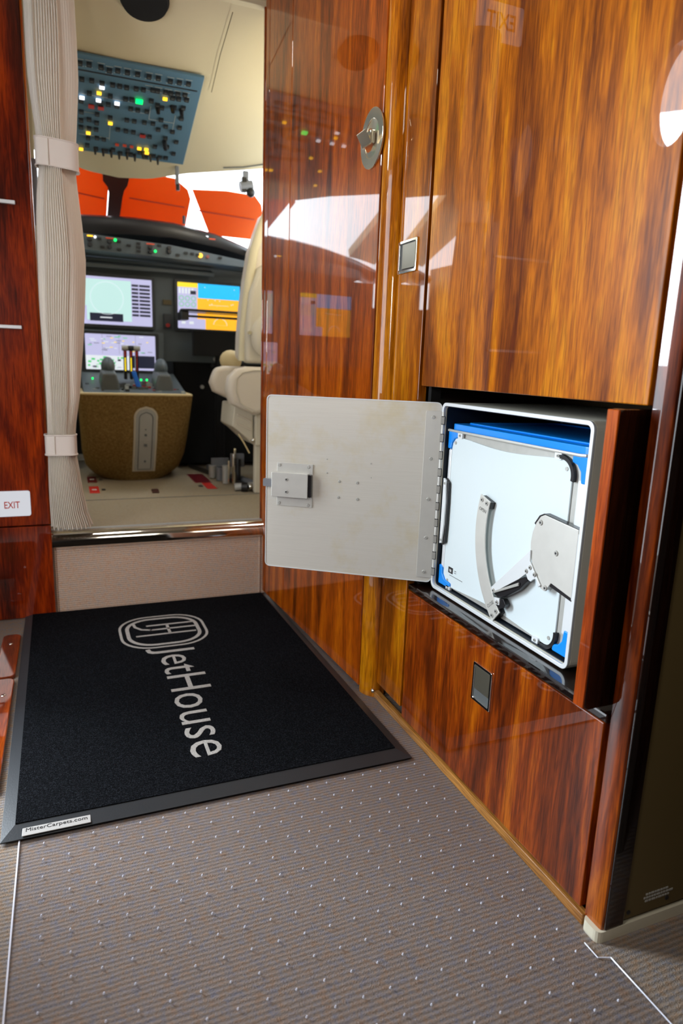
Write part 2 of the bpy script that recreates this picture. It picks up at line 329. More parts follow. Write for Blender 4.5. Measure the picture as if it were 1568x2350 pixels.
# sloping headliner of the cockpit
CX = 0.31
def roof_z(y): return 2.146-0.35*(y-3.118)+0.012
def roof(u, v):
    dx = -1.0+2.0*u; ye = lerp([(0, 3.88), (0.15, 3.865), (0.33, 3.79), (0.62, 3.71), (1, 3.60)], abs(dx)) if dx > -0.74 else lerp([(0.74, 3.69), (0.80, 4.42), (1, 4.42)], -dx)  # unseen left edge extended forward to block window glare in reflections
    y = 2.74+(ye-2.74)*v; z = roof_z(y)+0.03*abs(dx)-lerp([(0, 0.6), (0.3, 0.5), (0.45, 0.06), (1, 0.04)], v)*(max(0, abs(dx)-0.78)/0.22)**1.6
    return (CX+dx, y, z)
b = B().grid(roof, 60, 24, 'headliner')
b.grid(lambda u, v: (lambda p: (p[0], p[1]+0.02*v, p[2]+0.05*v))(roof(u, 1)), 60, 1, 'headliner', True)
struct('ceiling_cockpit', b, smooth=True)
b = B().tube([(CX+0.34, 2.80, roof_z(2.80)-0.003), (CX+0.335, 3.0, roof_z(3.0)-0.004), (CX+0.34, 3.20, roof_z(3.2)-0.004)], 0.0016, 'beige_panel', 6); struct('trim_1', b)
b = B().tube([(CX+0.50, 3.70, roof_z(3.7)+0.008), (CX+0.60, 3.68, roof_z(3.68)+0.012), (CX+0.72, 3.63, roof_z(3.63)+0.016)], 0.003, 'grey_knob', 6); struct('trim_2', b)
for sgn, nm in ((1, 'wall_cockpit_right'), (-1, 'wall_cockpit_left')):
    x = CX+sgn*1.0; b = B(); x0, x1 = sorted((x, x+sgn*0.03))
    b.box(x0, x1, 2.79, 4.3, 0.33, 1.66, 'cream_plastic').box(x0, x1, 2.79, 3.15 if sgn > 0 else 3.70, 1.66, 2.25, 'cream_plastic').box(x0, x1, 3.70, 3.74, 1.66, 1.95, 'cream_plastic')
    b.obox((CX+sgn*0.93, 4.62, 0.85), (0.012, 0, 0), Vector((-sgn*0.12, 0.33, 0)), (0, 0, 0.55), 'panel_slate_dark')
    struct(nm, b)
b = B().box(-0.7, 1.35, 4.93, 4.98, 0.33, 1.68, 'panel_slate_dark'); struct('wall_cockpit_front', b)
b = B().box(-0.56, -0.058, 2.80, 2.82, 0.334, 2.27, 'headliner'); struct('wall_cockpit_aft', b)
# window frames and panes of the cockpit
def wz(y): return 1.96-0.28*(y-3.8)
b = B()
b.prism([(CX-0.075, 3.88), (CX+0.06, 3.88), (CX+0.055, 4.02), (CX+0.042, 4.07), (CX+0.038, 4.14), (CX+0.038, 4.47), (CX-0.028, 4.47), (CX-0.032, 4.14), (CX-0.042, 4.06), (CX-0.07, 4.0)], (0, 0, 1.96+0.28*3.8-0.01), X, Vector((0, 1, -0.28)), (0, 0, 0.03), 'brown_post')
struct('window_post', b)
b = B()
pan = B().grid(lambda u, v: (CX-0.85+1.7*u, 3.90+0.58*v, wz(3.90+0.58*v)+0.035), 4, 2, 'glass'); struct('window_1', pan)
for k, sgn in ((2, 1), (3, -1)):
    pan = B().grid(lambda u, v: (CX+sgn*1.01, 3.15+0.55*u, 1.66+0.34*v), 1, 1, 'glass'); struct('window_%d' % k, pan)
# ================================================================ STEP INTO THE COCKPIT
t = thing('cockpit_step', (0.35, 2.70, 0), 'tan carpeted step with a polished nosing at the foot of the cockpit doorway', 'step')
put('riser_carpet', B().box(-0.072, 0.782, 2.722, 2.74, 0.0, 0.268, 'riser_carpet'), t)
for x_ in (-0.064, 0.750): put('riser_binding', B().tube([(x_, 2.720, 0.004), (x_, 2.720, 0.264)], 0.004, 'riser_carpet'), t)
nz_ = [(0.004, 0.268), (-0.010, 0.270), (-0.016, 0.276), (-0.014, 0.290), (-0.009, 0.305), (-0.001, 0.319), (0.010, 0.329), (0.022, 0.333), (0.030, 0.333)]
put('nosing', B().grid(lambda u, v: (-0.072+0.852*u, 2.718+nz_[int(round(v*8))][0], nz_[int(round(v*8))][1]), 1, 8, 'chrome'), t, smooth=True)
put('tread_edge', B().box(-0.072, 0.782, 2.7365, 2.76, 0.325, 0.3365, 'dull_metal'), t)
# ================================================================ LEFT BULKHEAD CABINET
t = thing('bulkhead_cabinet', (-0.3, 2.70, 0), 'glossy dark red veneer cabinet left of the curtain', 'cabinet')
put('upper_panel', B().prism(rrect(-0.555, -0.074, 0.368, 2.485, 0.004, 2), (0, 2.702, 0), X, Z, (0, 0.05, 0), 'dark_red_wood'), t, bevel=0.003)
put('lower_panel', B().prism(rrect(-0.555, -0.072, 0.004, 0.364, 0.003, 2), (0, 2.700, 0), X, Z, (0, 0.05, 0), 'dark_red_wood'), t, bevel=0.003)
for z, xr in ((1.498, -0.124), (1.088, -0.128)):
    h = put('pull_bar', B().box(xr-0.30, xr, 2.690, 2.704, z-0.006, z+0.006, 'bright_alu'), t, bevel=0.002)
put('corner_rounding', B().cyl((-0.078, 2.716, 0.37), (-0.078, 2.716, 2.49), 0.012, 'red_edge_wood', 12), t, smooth=True)
put('frame_box', B().box(-0.074, -0.050, 2.735, 2.76, 1.44, 1.655, 'grey_box'), t, bevel=0.003)
# exit signs
t = thing('exit_sign', (-0.19, 2.70, 0.41), 'small white EXIT sign low on the dark red panel left of the curtain', 'sign')
put('sign_plate', B().prism(rrect(-0.300, -0.137, 0.408, 0.502, 0.008, 4), (0, 2.690, 0), X, Z, (0, 0.012, 0), 'sign_white'), t, bevel=0.002)
put('lettering', B().text('EXIT', 0.036, (-0.1985, 2.6895, 0.4505), X, Z, (0, -0.0012, 0), 'sign_red', width=0.052, bold=0.0004), t)
t = thing('exit_sign', (-0.06, 2.70, 2.33), 'EXIT sign above the cockpit doorway, mirrored in the galley door', 'sign')
put('sign_plate', B().prism(rrect(-0.170, 0.055, 2.34, 2.48, 0.008, 4), (0, 2.690, 0), X, Z, (0, 0.012, 0), 'sign_white'), t, bevel=0.002)
put('lettering', B().text('EXIT', 0.085, (-0.06, 2.6895, 2.41), X, Z, (0, -0.0012, 0), 'sign_red', width=0.14, bold=0.001), t)
# red arrow decal of the entry door handle
b = B()
def arcp(k, off):
    # follows the sweep of the door handle on the side wall, from (y 2.42, z 1.02) up to (y 2.70, z 1.60)
    th = radians(-62+62*k); c0 = (1.99, 1.60); r_ = 0.70+off
    th = radians(-56+58*k); return (c0[0]+r_*cos(th)*1.0, c0[1]+r_*sin(th))
n_ = 16; P = [arcp(k/n_*0.88, -0.035) for k in range(n_+1)]+[arcp(0.88, -0.06), arcp(1.0, 0.0), arcp(0.88, 0.06)]+[arcp(k/n_*0.88, 0.035) for k in range(n_, -1, -1)]
b.prism(P, (XL+0.0005, 0, 0), Y, Z, (0.003, 0, 0), 'arrow_red')
tag(put('arrow_decal', b), 'curved red arrow decal beside the entry door, mirrored in the galley door', 'decal')
# entry door surround and round handle, the oval wall opening is added for its reflection
b = B().ring(rrect(1.54, 2.17, 0.0, 1.90, 0.09), rrect(1.585, 2.13, 0.02, 1.86, 0.07), (XL-0.001, 0, 0), Y, Z, (0.03, 0, 0), 'cream_plastic'); struct('door_frame_entry', b)
# ================================================================ CURTAIN
Lx = [(0.355, -0.070), (0.50, -0.068), (0.64, -0.066), (0.72, -0.065), (0.85, -0.066), (1.02, -0.066), (1.33, -0.062), (1.456, -0.063), (1.54, -0.058), (1.62, -0.047), (1.70, -0.047), (1.9, -0.060), (2.35, -0.066)]
Rx = [(0.355, 0.082), (0.42, 0.060), (0.50, 0.044), (0.64, 0.029), (0.72, 0.030), (0.85, 0.055), (1.02, 0.072), (1.33, 0.092), (1.456, 0.088), (1.54, 0.082), (1.62, 0.076), (1.70, 0.080), (1.9, 0.092), (2.35, 0.096)]
t = thing('curtain', (0.01, 2.68, 0.355), 'cream pleated doorway curtain gathered by two fabric bands', 'curtain')
def curt(u, v, back=0.0):
    z = 0.362+(2.36-0.362)*v
    l_, r_ = lerp(Lx, z), lerp(Rx, z)
    flare = max(0, (0.62-z)/0.26)
    pl = 1.0 if z < 0.68 else lerp([(0.68, 1.0), (0.9, 0.0)], z)
    x = l_+(r_-l_)*u
    q = u*9.5 if pl > 0.5 else u*9.5
    hi = lerp([(0, 0), (0.13, 0.2), (0.17, 1), (0.62, 1), (0.66, 0.12), (1, 0.08)], u)*(1-pl)+pl*lerp([(0, .6), (0.05, 1), (0.9, 1), (1, .5)], u)
    rid = abs(sin(pi*u*(20 if pl < 0.5 else 20)))**0.6
    y = 2.690-0.040*sin(pi*min(1, max(0, u)))**0.7 - 0.011*hi*rid*(1+0.9*flare)
    y += 0.008*(1-pl)*sin(u*7+z*5)*(1 if u < .17 or u > .66 else 0.2)
    if u > 0.66: y += 0.006*(u-0.66)/0.34
    x += 0.003*sin(z*9+u*3)
    zz = z+(0.012*(1-u)*0+0.006*sin(u*60))*(1 if v == 0 else 0)
    return (x, y, zz)
b = B().grid(curt, 228, 70, 'curtain_fabric')
b.grid(lambda u, v: (lambda p: (p[0], 2.705, p[2]))(curt(u, v)), 20, 30, 'curtain_fabric', True)
put('fabric', b, t, smooth=True)
def band(z0, z1, x0, x1, tilt):
    cxm, hw = (x0+x1)/2, (x1-x0)/2
    def g(u, v):
        a = 2*pi*u; k = 0.035; x = cxm+hw*(abs(cos(a))**0.55)*(1 if cos(a) > 0 else -1); y = 2.672-k*(abs(sin(a))**0.6)*(1 if sin(a) > 0 else -1)
        return (x, y, z0+(z1-z0)*v+tilt*(x-cxm))
    b_ = B().grid(g, 48, 2, 'curtain_band')
    for zz in (0, 1): b_.tube([g(i/48, zz) for i in range(48)], 0.0028, 'curtain_band', 6, True)
    b_.tube([(cxm-0.4*hw, 2.6345, z0+0.003), (cxm-0.4*hw, 2.6345, z1-0.003)], 0.0015, 'curtain_fabric', 5)
    return b_
put('tieback', band(1.615, 1.700, -0.053, 0.084, -0.06), t, smooth=True)
put('tieback', band(0.640, 0.712, -0.075, 0.034, 0.0), t, smooth=True)
# ================================================================ CABIN DOOR FOLDED AGAINST THE GALLEY WALL
def p1(y, off=0.0): return 0.812-0.045*(y-1.72)+off if y < 2.4641 else 0.7785-0.055*(y-2.464)+off
t = thing('cabin_door', (0.81, 2.1, 0), 'tall glossy orange-brown wooden door with a round chrome flush handle beside the cockpit doorway', 'door')
def slab(y0, y1, z0, z1, th, mat, dx=0.0): return B().prism([(p1(y0, dx), y0), (p1(y1, dx), y1), (p1(y1, dx+th), y1), (p1(y0, dx+th), y0)], (0, 0, z0), X, Y, (0, 0, z1-z0), mat)
put('door_panel', slab(1.765, 2.462, 0.018, 2.485, 0.026, 'cabin_door_wood'), t, bevel=0.003)
put('hinge_panel', slab(2.466, 2.700, 0.018, 2.485, 0.026, 'cabin_door_wood', 0.0004), t, bevel=0.002)
put('jamb_panel', B().prism([(p1(2.702), 2.7015), (p1(2.702)-0.003, 2.745), (0.80, 2.745), (0.80, 2.7015)], (0, 0, 0.018), X, Y, (0, 0, 2.475), 'cabin_door_wood'), t, bevel=0.002)
put('jamb_strip', B().box(0.7585, 0.80, 2.7455, 2.757, 0.018, 2.485, 'red_edge_wood'), t, bevel=0.001)
hy, hz = 1.822, 1.600; hx = p1(hy)
hd = put('flush_handle', B().ring([(0.073*cos(a*pi/20), 0.076*sin(a*pi/20)) for a in range(40)], [(0.045*cos(a*pi/20), 0.048*sin(a*pi/20)) for a in range(40)], (hx+0.001, hy, hz), Y, Z, (-0.005, 0, 0), 'champagne_metal'), t, bevel=0.0015)
put('recess_cup', B().grid(lambda u, v: (hx-0.002+0.0*u+0.0025*(1-(v)**2), hy+0.046*v*cos(2*pi*u), hz+0.049*v*sin(2*pi*u)), 32, 5, 'champagne_metal'), hd, smooth=True)
put('pull_lever', B().obox((hx-0.022, hy+0.008, hz-0.002), Vector((0.002, 0.003, 0.0)), (0, 0.030, 0), Vector((-0.010, 0, 0.016)), 'champagne_metal').box(hx-0.016, hx-0.002, hy-0.022, hy+0.006, hz-0.016, hz+0.016, 'champagne_metal'), hd, bevel=0.002)
# ================================================================ NARROW GALLEY CUPBOARD WITH THE ROUNDED POST
t = thing('galley_cupboard', (W, 1.65, 0), 'narrow glossy wooden cupboard with rounded post and square chrome latch between the tall doors', 'cabinet')
pr = [(0.872, 1.709), (0.846, 1.709), (0.839, 1.7115), (0.832, 1.717), (0.824, 1.727), (0.818, 1.738), (0.814, 1.750), (0.813, 1.762), (0.84, 1.762), (0.872, 1.762)]
put('corner_post', B().prism(pr, (0, 0, 0.0), X, Y, (0, 0, 2.485), 'galley_wood'), t, smooth=True)
put('door_front', B().box(W, W+0.024, 1.552, 1.7065, 0.05, 2.485, 'galley_wood'), t, bevel=0.002)
lt = put('latch', B().ring(rrect(1.598, 1.701, 1.240, 1.322, 0.003, 2), rrect(1.606, 1.693, 1.247, 1.315, 0.003, 2), (W+0.001, 0, 0), Y, Z, (-0.005, 0, 0), 'chrome'), t, bevel=0.001)
put('latch_paddle', B().obox((W-0.003, 1.642, 1.281), (0.0015, 0.003, 0), (0, 0.036, 0), (0, 0, 0.031), 'satin_metal'), lt, bevel=0.001)
put('latch_recess', B().box(W-0.0006, W+0.001, 1.606, 1.693, 1.247, 1.315, 'grey_knob'), lt)
# ================================================================ GALLEY CABINET
t = thing('galley_cabinet', (W, 1.17, 0), 'tall glossy brown wooden galley cabinet with an open niche in its middle', 'cabinet')
put('upper_door', B().box(W, W+0.024, 0.803, 1.538, 0.954, 2.485, 'galley_wood'), t, bevel=0.0018)
put('lower_door', B().box(W, W+0.024, 0.807, 1.540, 0.026, 0.4035, 'dim_galley_wood'), t, bevel=0.0018)
ld = put('latch', B().ring(rrect(1.133, 1.206, 0.252, 0.345, 0.003, 2), rrect(1.139, 1.200, 0.258, 0.339, 0.003, 2), (W+0.001, 0, 0), Y, Z, (-0.004, 0, 0), 'chrome'), t, bevel=0.001)
put('latch_paddle', B().obox((W-0.0012, 1.1695, 0.310), (0.001, 0, 0), (0, 0.028, 0), (0, 0, 0.028), 'satin_metal').box(W-0.0005, W+0.001, 1.139, 1.200, 0.258, 0.339, 'grey_knob'), ld, bevel=0.0006)
put('shelf', B().box(W-0.001, 1.30, 0.80, 1.545, 0.405, 0.4225, 'shaded_black_wood'), t, bevel=0.004)
put('niche_lining', B().box(0.872, 1.32, 1.545, 1.56, 0.40, 0.99, 'shaded_black_wood').box(1.30, 1.32, 0.80, 1.56, 0.40, 0.99, 'beige_panel').box(0.872, 1.32, 0.77, 1.56, 0.975, 0.99, 'deep_black').box(0.92, 1.32, 0.786, 0.798, 0.40, 0.99, 'deep_black'), t)
put('end_stile', B().prism([(W, 0.793), (W, 0.757), (0.8475, 0.7535), (0.851, 0.752), (0.890, 0.752), (0.890, 0.793)], (0, 0, 0.012), X, Y, (0, 0, 2.473), 'dim_galley_wood'), t, smooth=True)
put('end_trim', B().box(0.851, 0.893, 0.7475, 0.7519, 0.026, 2.49, 'shaded_black_wood'), t, bevel=0.001)
put('base_strip', B().box(W-0.006, W+0.010, 0.7925, 1.725, 0.001, 0.0225, 'strip_wood'), t, bevel=0.001)
put('strip_screw', B().ball((W-0.010, 1.712, 0.022), (0.006, 0.009, 0.007), 'chrome'), t, smooth=True)
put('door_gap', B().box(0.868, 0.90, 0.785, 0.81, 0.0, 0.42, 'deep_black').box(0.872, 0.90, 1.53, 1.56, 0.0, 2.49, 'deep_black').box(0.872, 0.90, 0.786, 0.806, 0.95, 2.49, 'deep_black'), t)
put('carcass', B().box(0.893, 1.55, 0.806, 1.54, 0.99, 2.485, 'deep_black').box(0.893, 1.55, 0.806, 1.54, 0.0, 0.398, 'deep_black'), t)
# pocket door slid back beside the container
pd = B().prism(rrect(0.797, 1.20, 0.436, 0.9475, 0.010, 5), (0, 0.8075, 0), X, Z, (0, 0.026, 0), 'shaded_black_wood')
pdo = put('pocket_door', pd, t, bevel=0.002)
put('door_lipping', B().prism(rrect(0.7945, 0.7990, 0.438, 0.9465, 0.002, 2), (0, 0.8085, 0), X, Z, (0, 0.0245, 0), 'red_edge_wood'), pdo, bevel=0.0015)
# aft end of the galley
t = put('end_panel', B().box(0.893, 1.60, 0.750, 0.772, 0.032, 2.485, 'beige_panel'), t, bevel=0.001); t['label'] = 'dull beige end panel'
put('foot_block', B().prism(rrect(0.836, 1.60, 0.748, 0.79, 0.012, 4), (0, 0, 0.0), X, Y, (0, 0, 0.023), 'cream_block'), t)
for x_, z_ in ((0.904, 0.046), (0.997, 0.049)): put('screw_hole', B().cyl((x_, 0.7502, z_), (x_, 0.7485, z_), 0.0042, 'ink', 12), t)
b = B()
for i, (w_, dz) in enumerate(((0.052, 0), (0.066, -0.0072), (0.056, -0.0144))):
    x_ = 0.938+(0.004 if i != 1 else 0)
    while x_ < 0.938+w_+0.006: ww = random.uniform(0.003, 0.009); b.box(x_, x_+ww, 0.7488, 0.7501, 0.0665+dz+0.004, 0.0700+dz+0.004, 'dull_metal'); x_ += ww+0.002
put('placard_text', b, t)
# ================================================================ CLEAR FLOOR PROTECTOR
t = thing('floor_protector', (0.35, 1.0, 0), 'clear studded plastic runner covering the grey-brown cabin carpet', 'floor protector')
put('sheet', B().prism([(-0.133, -1.2), (0.838, -1.2), (0.838, 0.716), (0.816, 0.724), (0.816, 0.757), (0.8385, 0.757), (0.8385, 2.60), (-0.133, 2.60)], (0, 0, 0.0015), X, Y, (0, 0, 0.0022), 'clear_plastic'), t)
put('sheet_edge', B().tube([(-0.133, -1.2, 0.0035), (-0.133, 1.40, 0.0035)], 0.0017, 'sheet_edge', 6).tube([(0.838, -1.2, 0.0035), (0.838, 0.716, 0.0035)], 0.0014, 'sheet_edge', 6).tube([(0.838, 0.716, 0.0035), (0.816, 0.724, 0.0035), (0.816, 0.757, 0.0035)], 0.0012, 'sheet_edge', 6), t)
b = B()
for i in range(-13, 8):
    for j in range(-14, 14):
        x_, y_ = 0.497+0.0485*i, 0.7975+0.05*j
        if not (-0.13 < x_ < 0.835 and 0.05 < y_ < 1.45): continue
        b.cyl((x_, y_, 0.0034), (x_, y_, 0.0066), 0.0022, 'sheet_edge', 6, 0.0010)
tag(put('stud', b, t), kind='stuff')
# ================================================================ DOOR MAT
t = thing('door_mat', (0.3, 2.04, 0), 'black logo door mat with a wide rubber border in front of the step', 'mat')
def mt(x, y): return (x-0.0095*(y-1.37), y)
def mring(o, i_, z0, z1, zi, mat):
    P = [(*mt(*p), z0) for p in o]+[(*mt(*p), z1) for p in o]+[(*mt(*p), zi) for p in i_]
    F = []
    for k in range(4): j = (k+1) % 4; F += [(k, j, 4+j, 4+k), (4+k, 4+j, 8+j, 8+k)]
    return B().add(P, F, mat)
x0, x1, y0, y1 = -0.169, 0.792, 1.37, 2.712
ix0, ix1, iy0, iy1 = -0.142, 0.765, 1.415, 2.700
put('rubber_border', mring([(x0, y0), (x1, y0), (x1, y1), (x0, y1)], [(ix0, iy0), (ix1, iy0), (ix1, iy1), (ix0, iy1)], 0.0065, 0.0085, 0.0145, 'rubber').prism([mt(x0, y0), mt(x1, y0), mt(x1, y1), mt(x0, y1)], (0, 0, 0.0062), X, Y, (0, 0, 0.0022), 'rubber'), t, bevel=0.0008)
put('pile', B().prism([mt(ix0, iy0), mt(ix1, iy0), mt(ix1, iy1), mt(ix0, iy1)], (0, 0, 0.008), X, Y, (0, 0, 0.0085), 'mat_pile'), t)
T0 = 0.0164
put('lettering', B().text('JetHouse', 0.178, (*mt(0.3135, 1.885), T0), (0, -1, 0), X, (0, 0, 0.0009), 'logo_pile', width=0.700, bold=-0.0008), t)
def stad(hl, hw, r, c=(0.306, 2.392)): return [mt(c[0]+a, c[1]+d) for a, d in rrect(-hl, hl, -hw, hw, r, 8)]
b = B(); o_ = (0, 0, T0)
b.ring(stad(0.155, 0.152, 0.110), stad(0.146, 0.143, 0.102), o_, X, Y, (0, 0, 0.0009), 'logo_pile')
b.ring(stad(0.132, 0.129, 0.094), stad(0.119, 0.116, 0.082), o_, X, Y, (0, 0, 0.0009), 'logo_pile')
cx_, cy_ = 0.306, 2.395
for (xa, ya, xb, yb) in ((-0.055, 0.055, 0.118, 0.055), (-0.10, -0.035, 0.114, -0.035), (0.02, 0.055, 0.02, -0.035), (-0.085, -0.072, 0.105, -0.060), (0.085, 0.092, 0.085, 0.0), (-0.085, 0.01, 0.02, 0.01)):
    p_, q_ = Vector((*mt(cx_+xa, cy_+ya), T0+0.0004)), Vector((*mt(cx_+xb, cy_+yb), T0+0.0004)); d_ = (q_-p_); s_ = Vector((-d_.y, d_.x, 0)).normalized()*0.0052
    if (xa, xb) == (-0.085, 0.105) or (ya, yb) == (0.092, 0.0) or (ya, yb) == (0.01, 0.01): continue
    b.obox((p_+q_)/2, d_/2, s_, (0, 0, 0.0005), 'logo_pile')
jp = [(*mt(cx_+0.118, cy_+0.012), T0+0.0004), (*mt(cx_-0.04, cy_+0.012), T0+0.0004), (*mt(cx_-0.075, cy_+0.025), T0+0.0004), (*mt(cx_-0.095, cy_+0.055), T0+0.0004), (*mt(cx_-0.098, cy_+0.085), T0+0.0004)]
for p_, q_ in zip(jp, jp[1:]):
    p_, q_ = Vector(p_), Vector(q_); d_ = q_-p_; s_ = Vector((-d_.y, d_.x, 0)).normalized()*0.0052; b.obox((p_+q_)/2, d_*0.54, s_, (0, 0, 0.0005), 'logo_pile')
put('emblem', b, t)
tg = put('maker_tag', B().prism([(-0.128+0.136*0, 1.3735), (0.008, 1.3735), (0.008, 1.4065), (-0.128, 1.4065)], (0, 0, 0.0108), X, Y, (0, 0, 0.0016), 'tag_grey'), t, bevel=0.001)
tg['label'] = 'grey maker tag'
put('tag_text', B().text('MisterCarpets.com', 0.016, (-0.060, 1.3905, 0.0125), X, Y, (0, 0, 0.0004), 'ink', width=0.122), tg)
# ================================================================ THRESHOLD PLATES AT THE ENTRY DOOR
for k, (ya, yb, sy, sx, lab) in enumerate(((2.165, 2.52, 2.43, -0.215, 'red-brown varnished threshold board left of the mat, nearer the bulkhead'), (1.55, 2.155, 2.04, -0.21, 'red-brown varnished threshold board left of the mat, nearer the camera'))):
    t = thing('threshold_board', (-0.4, (ya+yb)/2, 0), lab, 'threshold', 'threshold boards left of the mat')
    put('board', B().prism(rrect(-0.55 if k else -0.245, -0.186, ya, yb, 0.022, 5), (0, 0, 0.0), X, Y, (0, 0, 0.014), 'threshold_wood'), t, bevel=0.003)
    put('screw', B().ball((sx, sy, 0.0145), (0.007, 0.007, 0.003), 'chrome'), t, smooth=True)
# ================================================================ METAL GALLEY CONTAINER
t = thing('galley_container', (0.889, 1.22, 0.4225), 'open aluminium galley box standing in the cabinet niche with its lid swung left', 'container')
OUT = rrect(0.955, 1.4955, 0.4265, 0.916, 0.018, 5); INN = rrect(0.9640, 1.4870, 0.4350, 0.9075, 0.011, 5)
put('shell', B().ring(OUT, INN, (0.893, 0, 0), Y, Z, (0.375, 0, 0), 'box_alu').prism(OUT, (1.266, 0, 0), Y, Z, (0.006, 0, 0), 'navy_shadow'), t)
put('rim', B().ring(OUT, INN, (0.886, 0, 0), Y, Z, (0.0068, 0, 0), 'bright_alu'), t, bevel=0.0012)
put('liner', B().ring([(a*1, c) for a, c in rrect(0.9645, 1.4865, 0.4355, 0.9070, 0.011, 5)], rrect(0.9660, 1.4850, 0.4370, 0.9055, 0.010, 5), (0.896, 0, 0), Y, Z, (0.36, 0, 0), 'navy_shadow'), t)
put('strike_slot', B().ring([(a, c) for a, c in rrect(0.918, 0.932, 0.63, 0.70, 0.006)], rrect(0.921, 0.929, 0.634, 0.696, 0.0035), (0, 0.9548, 0), X, Z, (0, -0.001, 0), 'dull_metal'), t)
for x_, z_ in ((0.906, 0.70), (0.906, 0.615)): put('rivet', B().cyl((x_+0.012, 0.9552, z_), (x_+0.012, 0.954, z_), 0.0045, 'dull_metal', 10), t)
# swung-open lid
FO = Vector((0.889, 1.493, 0)); FU = Vector((-0.818, 0.575, 0)).normalized(); FN = Vector((-0.575, -0.818, 0)).normalized()
def fp(s, z, n=0.0): return FO+FU*s+Z*z+FN*n
lid = put('lid', B().prism(rrect(0.003, 0.472, 0.437, 0.915, 0.013, 5), FO, FU, Z, -FN*0.005, 'flap_alu'), t, bevel=0.0012); lid['label'] = 'bare brushed aluminium lid swung open'
put('hinge_leaf', B().prism(rrect(0.001, 0.043, 0.450, 0.893, 0.004, 2), FO+FN*0.0002, FU, Z, FN*0.0022, 'brushed_steel'), lid, bevel=0.0005)
put('lid_rim', B().ring(rrect(0.003, 0.472, 0.437, 0.915, 0.013, 5), rrect(0.0052, 0.4698, 0.4392, 0.9128, 0.012, 5), FO+FN*0.0001, FU, Z, FN*0.0012, 'bright_alu'), lid)
b = B().cyl(fp(-0.002, 0.452, 0.003), fp(-0.002, 0.892, 0.003), 0.0036, 'brushed_steel', 10); put('hinge_pin', b, lid, smooth=True)
for k in range(10):
    z_ = 0.470+k*0.0445; put('knuckle', B().obox(fp(-0.0015, z_, 0.0036), FU*0.0045, FN*0.0042, Z*0.0105, 'black').obox(fp(-0.0005, z_, 0.0038), FU*0.0045, FN*0.0044, Z*0.009, 'dull_metal'), lid)
for z_ in (0.877, 0.771, 0.664, 0.560, 0.452+0.014): put('rivet', B().cyl(fp(0.0235, z_, 0.002), fp(0.0235, z_, 0.0045), 0.0052, 'dull_metal', 14, 0.0035), lid, smooth=True)
for s_, z_, r_ in ((0.264, 0.693, 0.0040), (0.215, 0.693, 0.0045), (0.265, 0.649, 0.0040), (0.213, 0.648, 0.0045), (0.300, 0.751, 0.0016), (0.299, 0.714, 0.0020), (0.180, 0.747, 0.0022), (0.178, 0.709, 0.0014)):
    put('rivet', B().cyl(fp(s_, z_, 0), fp(s_, z_, 0.002), r_, 'dull_metal', 10, r_*0.7), lid, smooth=True)
lk = put('lock_plate', B().prism(rrect(0.338, 0.439, 0.615, 0.734, 0.001, 1), FO+FN*0.0003, FU, Z, FN*0.0025, 'brushed_steel'), t, bevel=0.0006)
put('lock_case', B().prism(rrect(0.3475, 0.450, 0.642, 0.709, 0.002, 2), FO+FN*0.0028, FU, Z, FN*0.016, 'brushed_steel'), lk, bevel=0.001)
put('lock_end', B().prism(rrect(0.3385, 0.3473, 0.645, 0.7065, 0.003, 2), FO+FN*0.003, FU, Z, FN*0.013, 'black_plastic'), lk, bevel=0.001)
put('bolt', B().prism(rrect(0.450, 0.476, 0.667, 0.688, 0.002, 2), FO+FN*0.004, FU, Z, FN*0.009, 'grey_box'), lk, bevel=0.0006)
for s_, z_ in ((0.407, 0.691), (0.407, 0.657)): put('screw', B().cyl(fp(s_, z_, 0.0187), fp(s_, z_, 0.0205), 0.0052, 'dull_metal', 12, 0.004).cyl(fp(s_, z_, 0.0205), fp(s_, z_, 0.0208), 0.0022, 'ink', 8), lk, smooth=True)
for s_, z_ in ((0.432, 0.727), (0.350, 0.726), (0.432, 0.622), (0.349, 0.621)): put('screw', B().cyl(fp(s_, z_, 0.0027), fp(s_, z_, 0.0045), 0.0048, 'dull_metal', 12, 0.0035), lk, smooth=True)
# ================================================================ CARRIER CASE INSIDE
FX = 0.905
t = thing('carrier_case', (FX, 1.23, 0.44), 'white carrier case with blue corner caps and a steel lever inside the metal box', 'case')
put('body', B().box(FX+0.004, 1.24, 0.992, 1.470, 0.447, 0.842, 'brushed_steel'), t)
def wavy(u0, u1, z0, z1):
    P = []; N = 24
    cs = rrect(u0, u1, z0, z1, 0.030, 6)
    # lower edge bows up and the upper edge bows down towards the middle of each side
    top = [(u1-(u1-u0)*i/N, z1-0.011*sin(pi*i/N)**2) for i in range(3, N-2)]
    bot = [(u0+(u1-u0)*i/N, z0+0.011*sin(pi*i/N)**2) for i in range(3, N-2)]
    return cs[0:7]+top+cs[7:14]+cs[14:21]+bot+cs[21:28]
put('front_panel', B().prism(wavy(1.020, 1.464, 0.4435, 0.834), (FX, 0, 0), Y, Z, (0.0035, 0, 0), 'case_white'), t, bevel=0.0008)
put('backing_frame', B().prism(rrect(0.978, 1.4800, 0.4410, 0.8445, 0.022, 5), (FX+0.0038, 0, 0), Y, Z, (0.004, 0, 0), 'dull_metal'), t)
for ya, yb in ((1.4625, 1.4770), (0.976, 1.002)):
    put('edge_profile', B().box(FX-0.002, FX+0.02, ya, yb, 0.485, 0.80, 'bright_alu'), t, bevel=0.004)
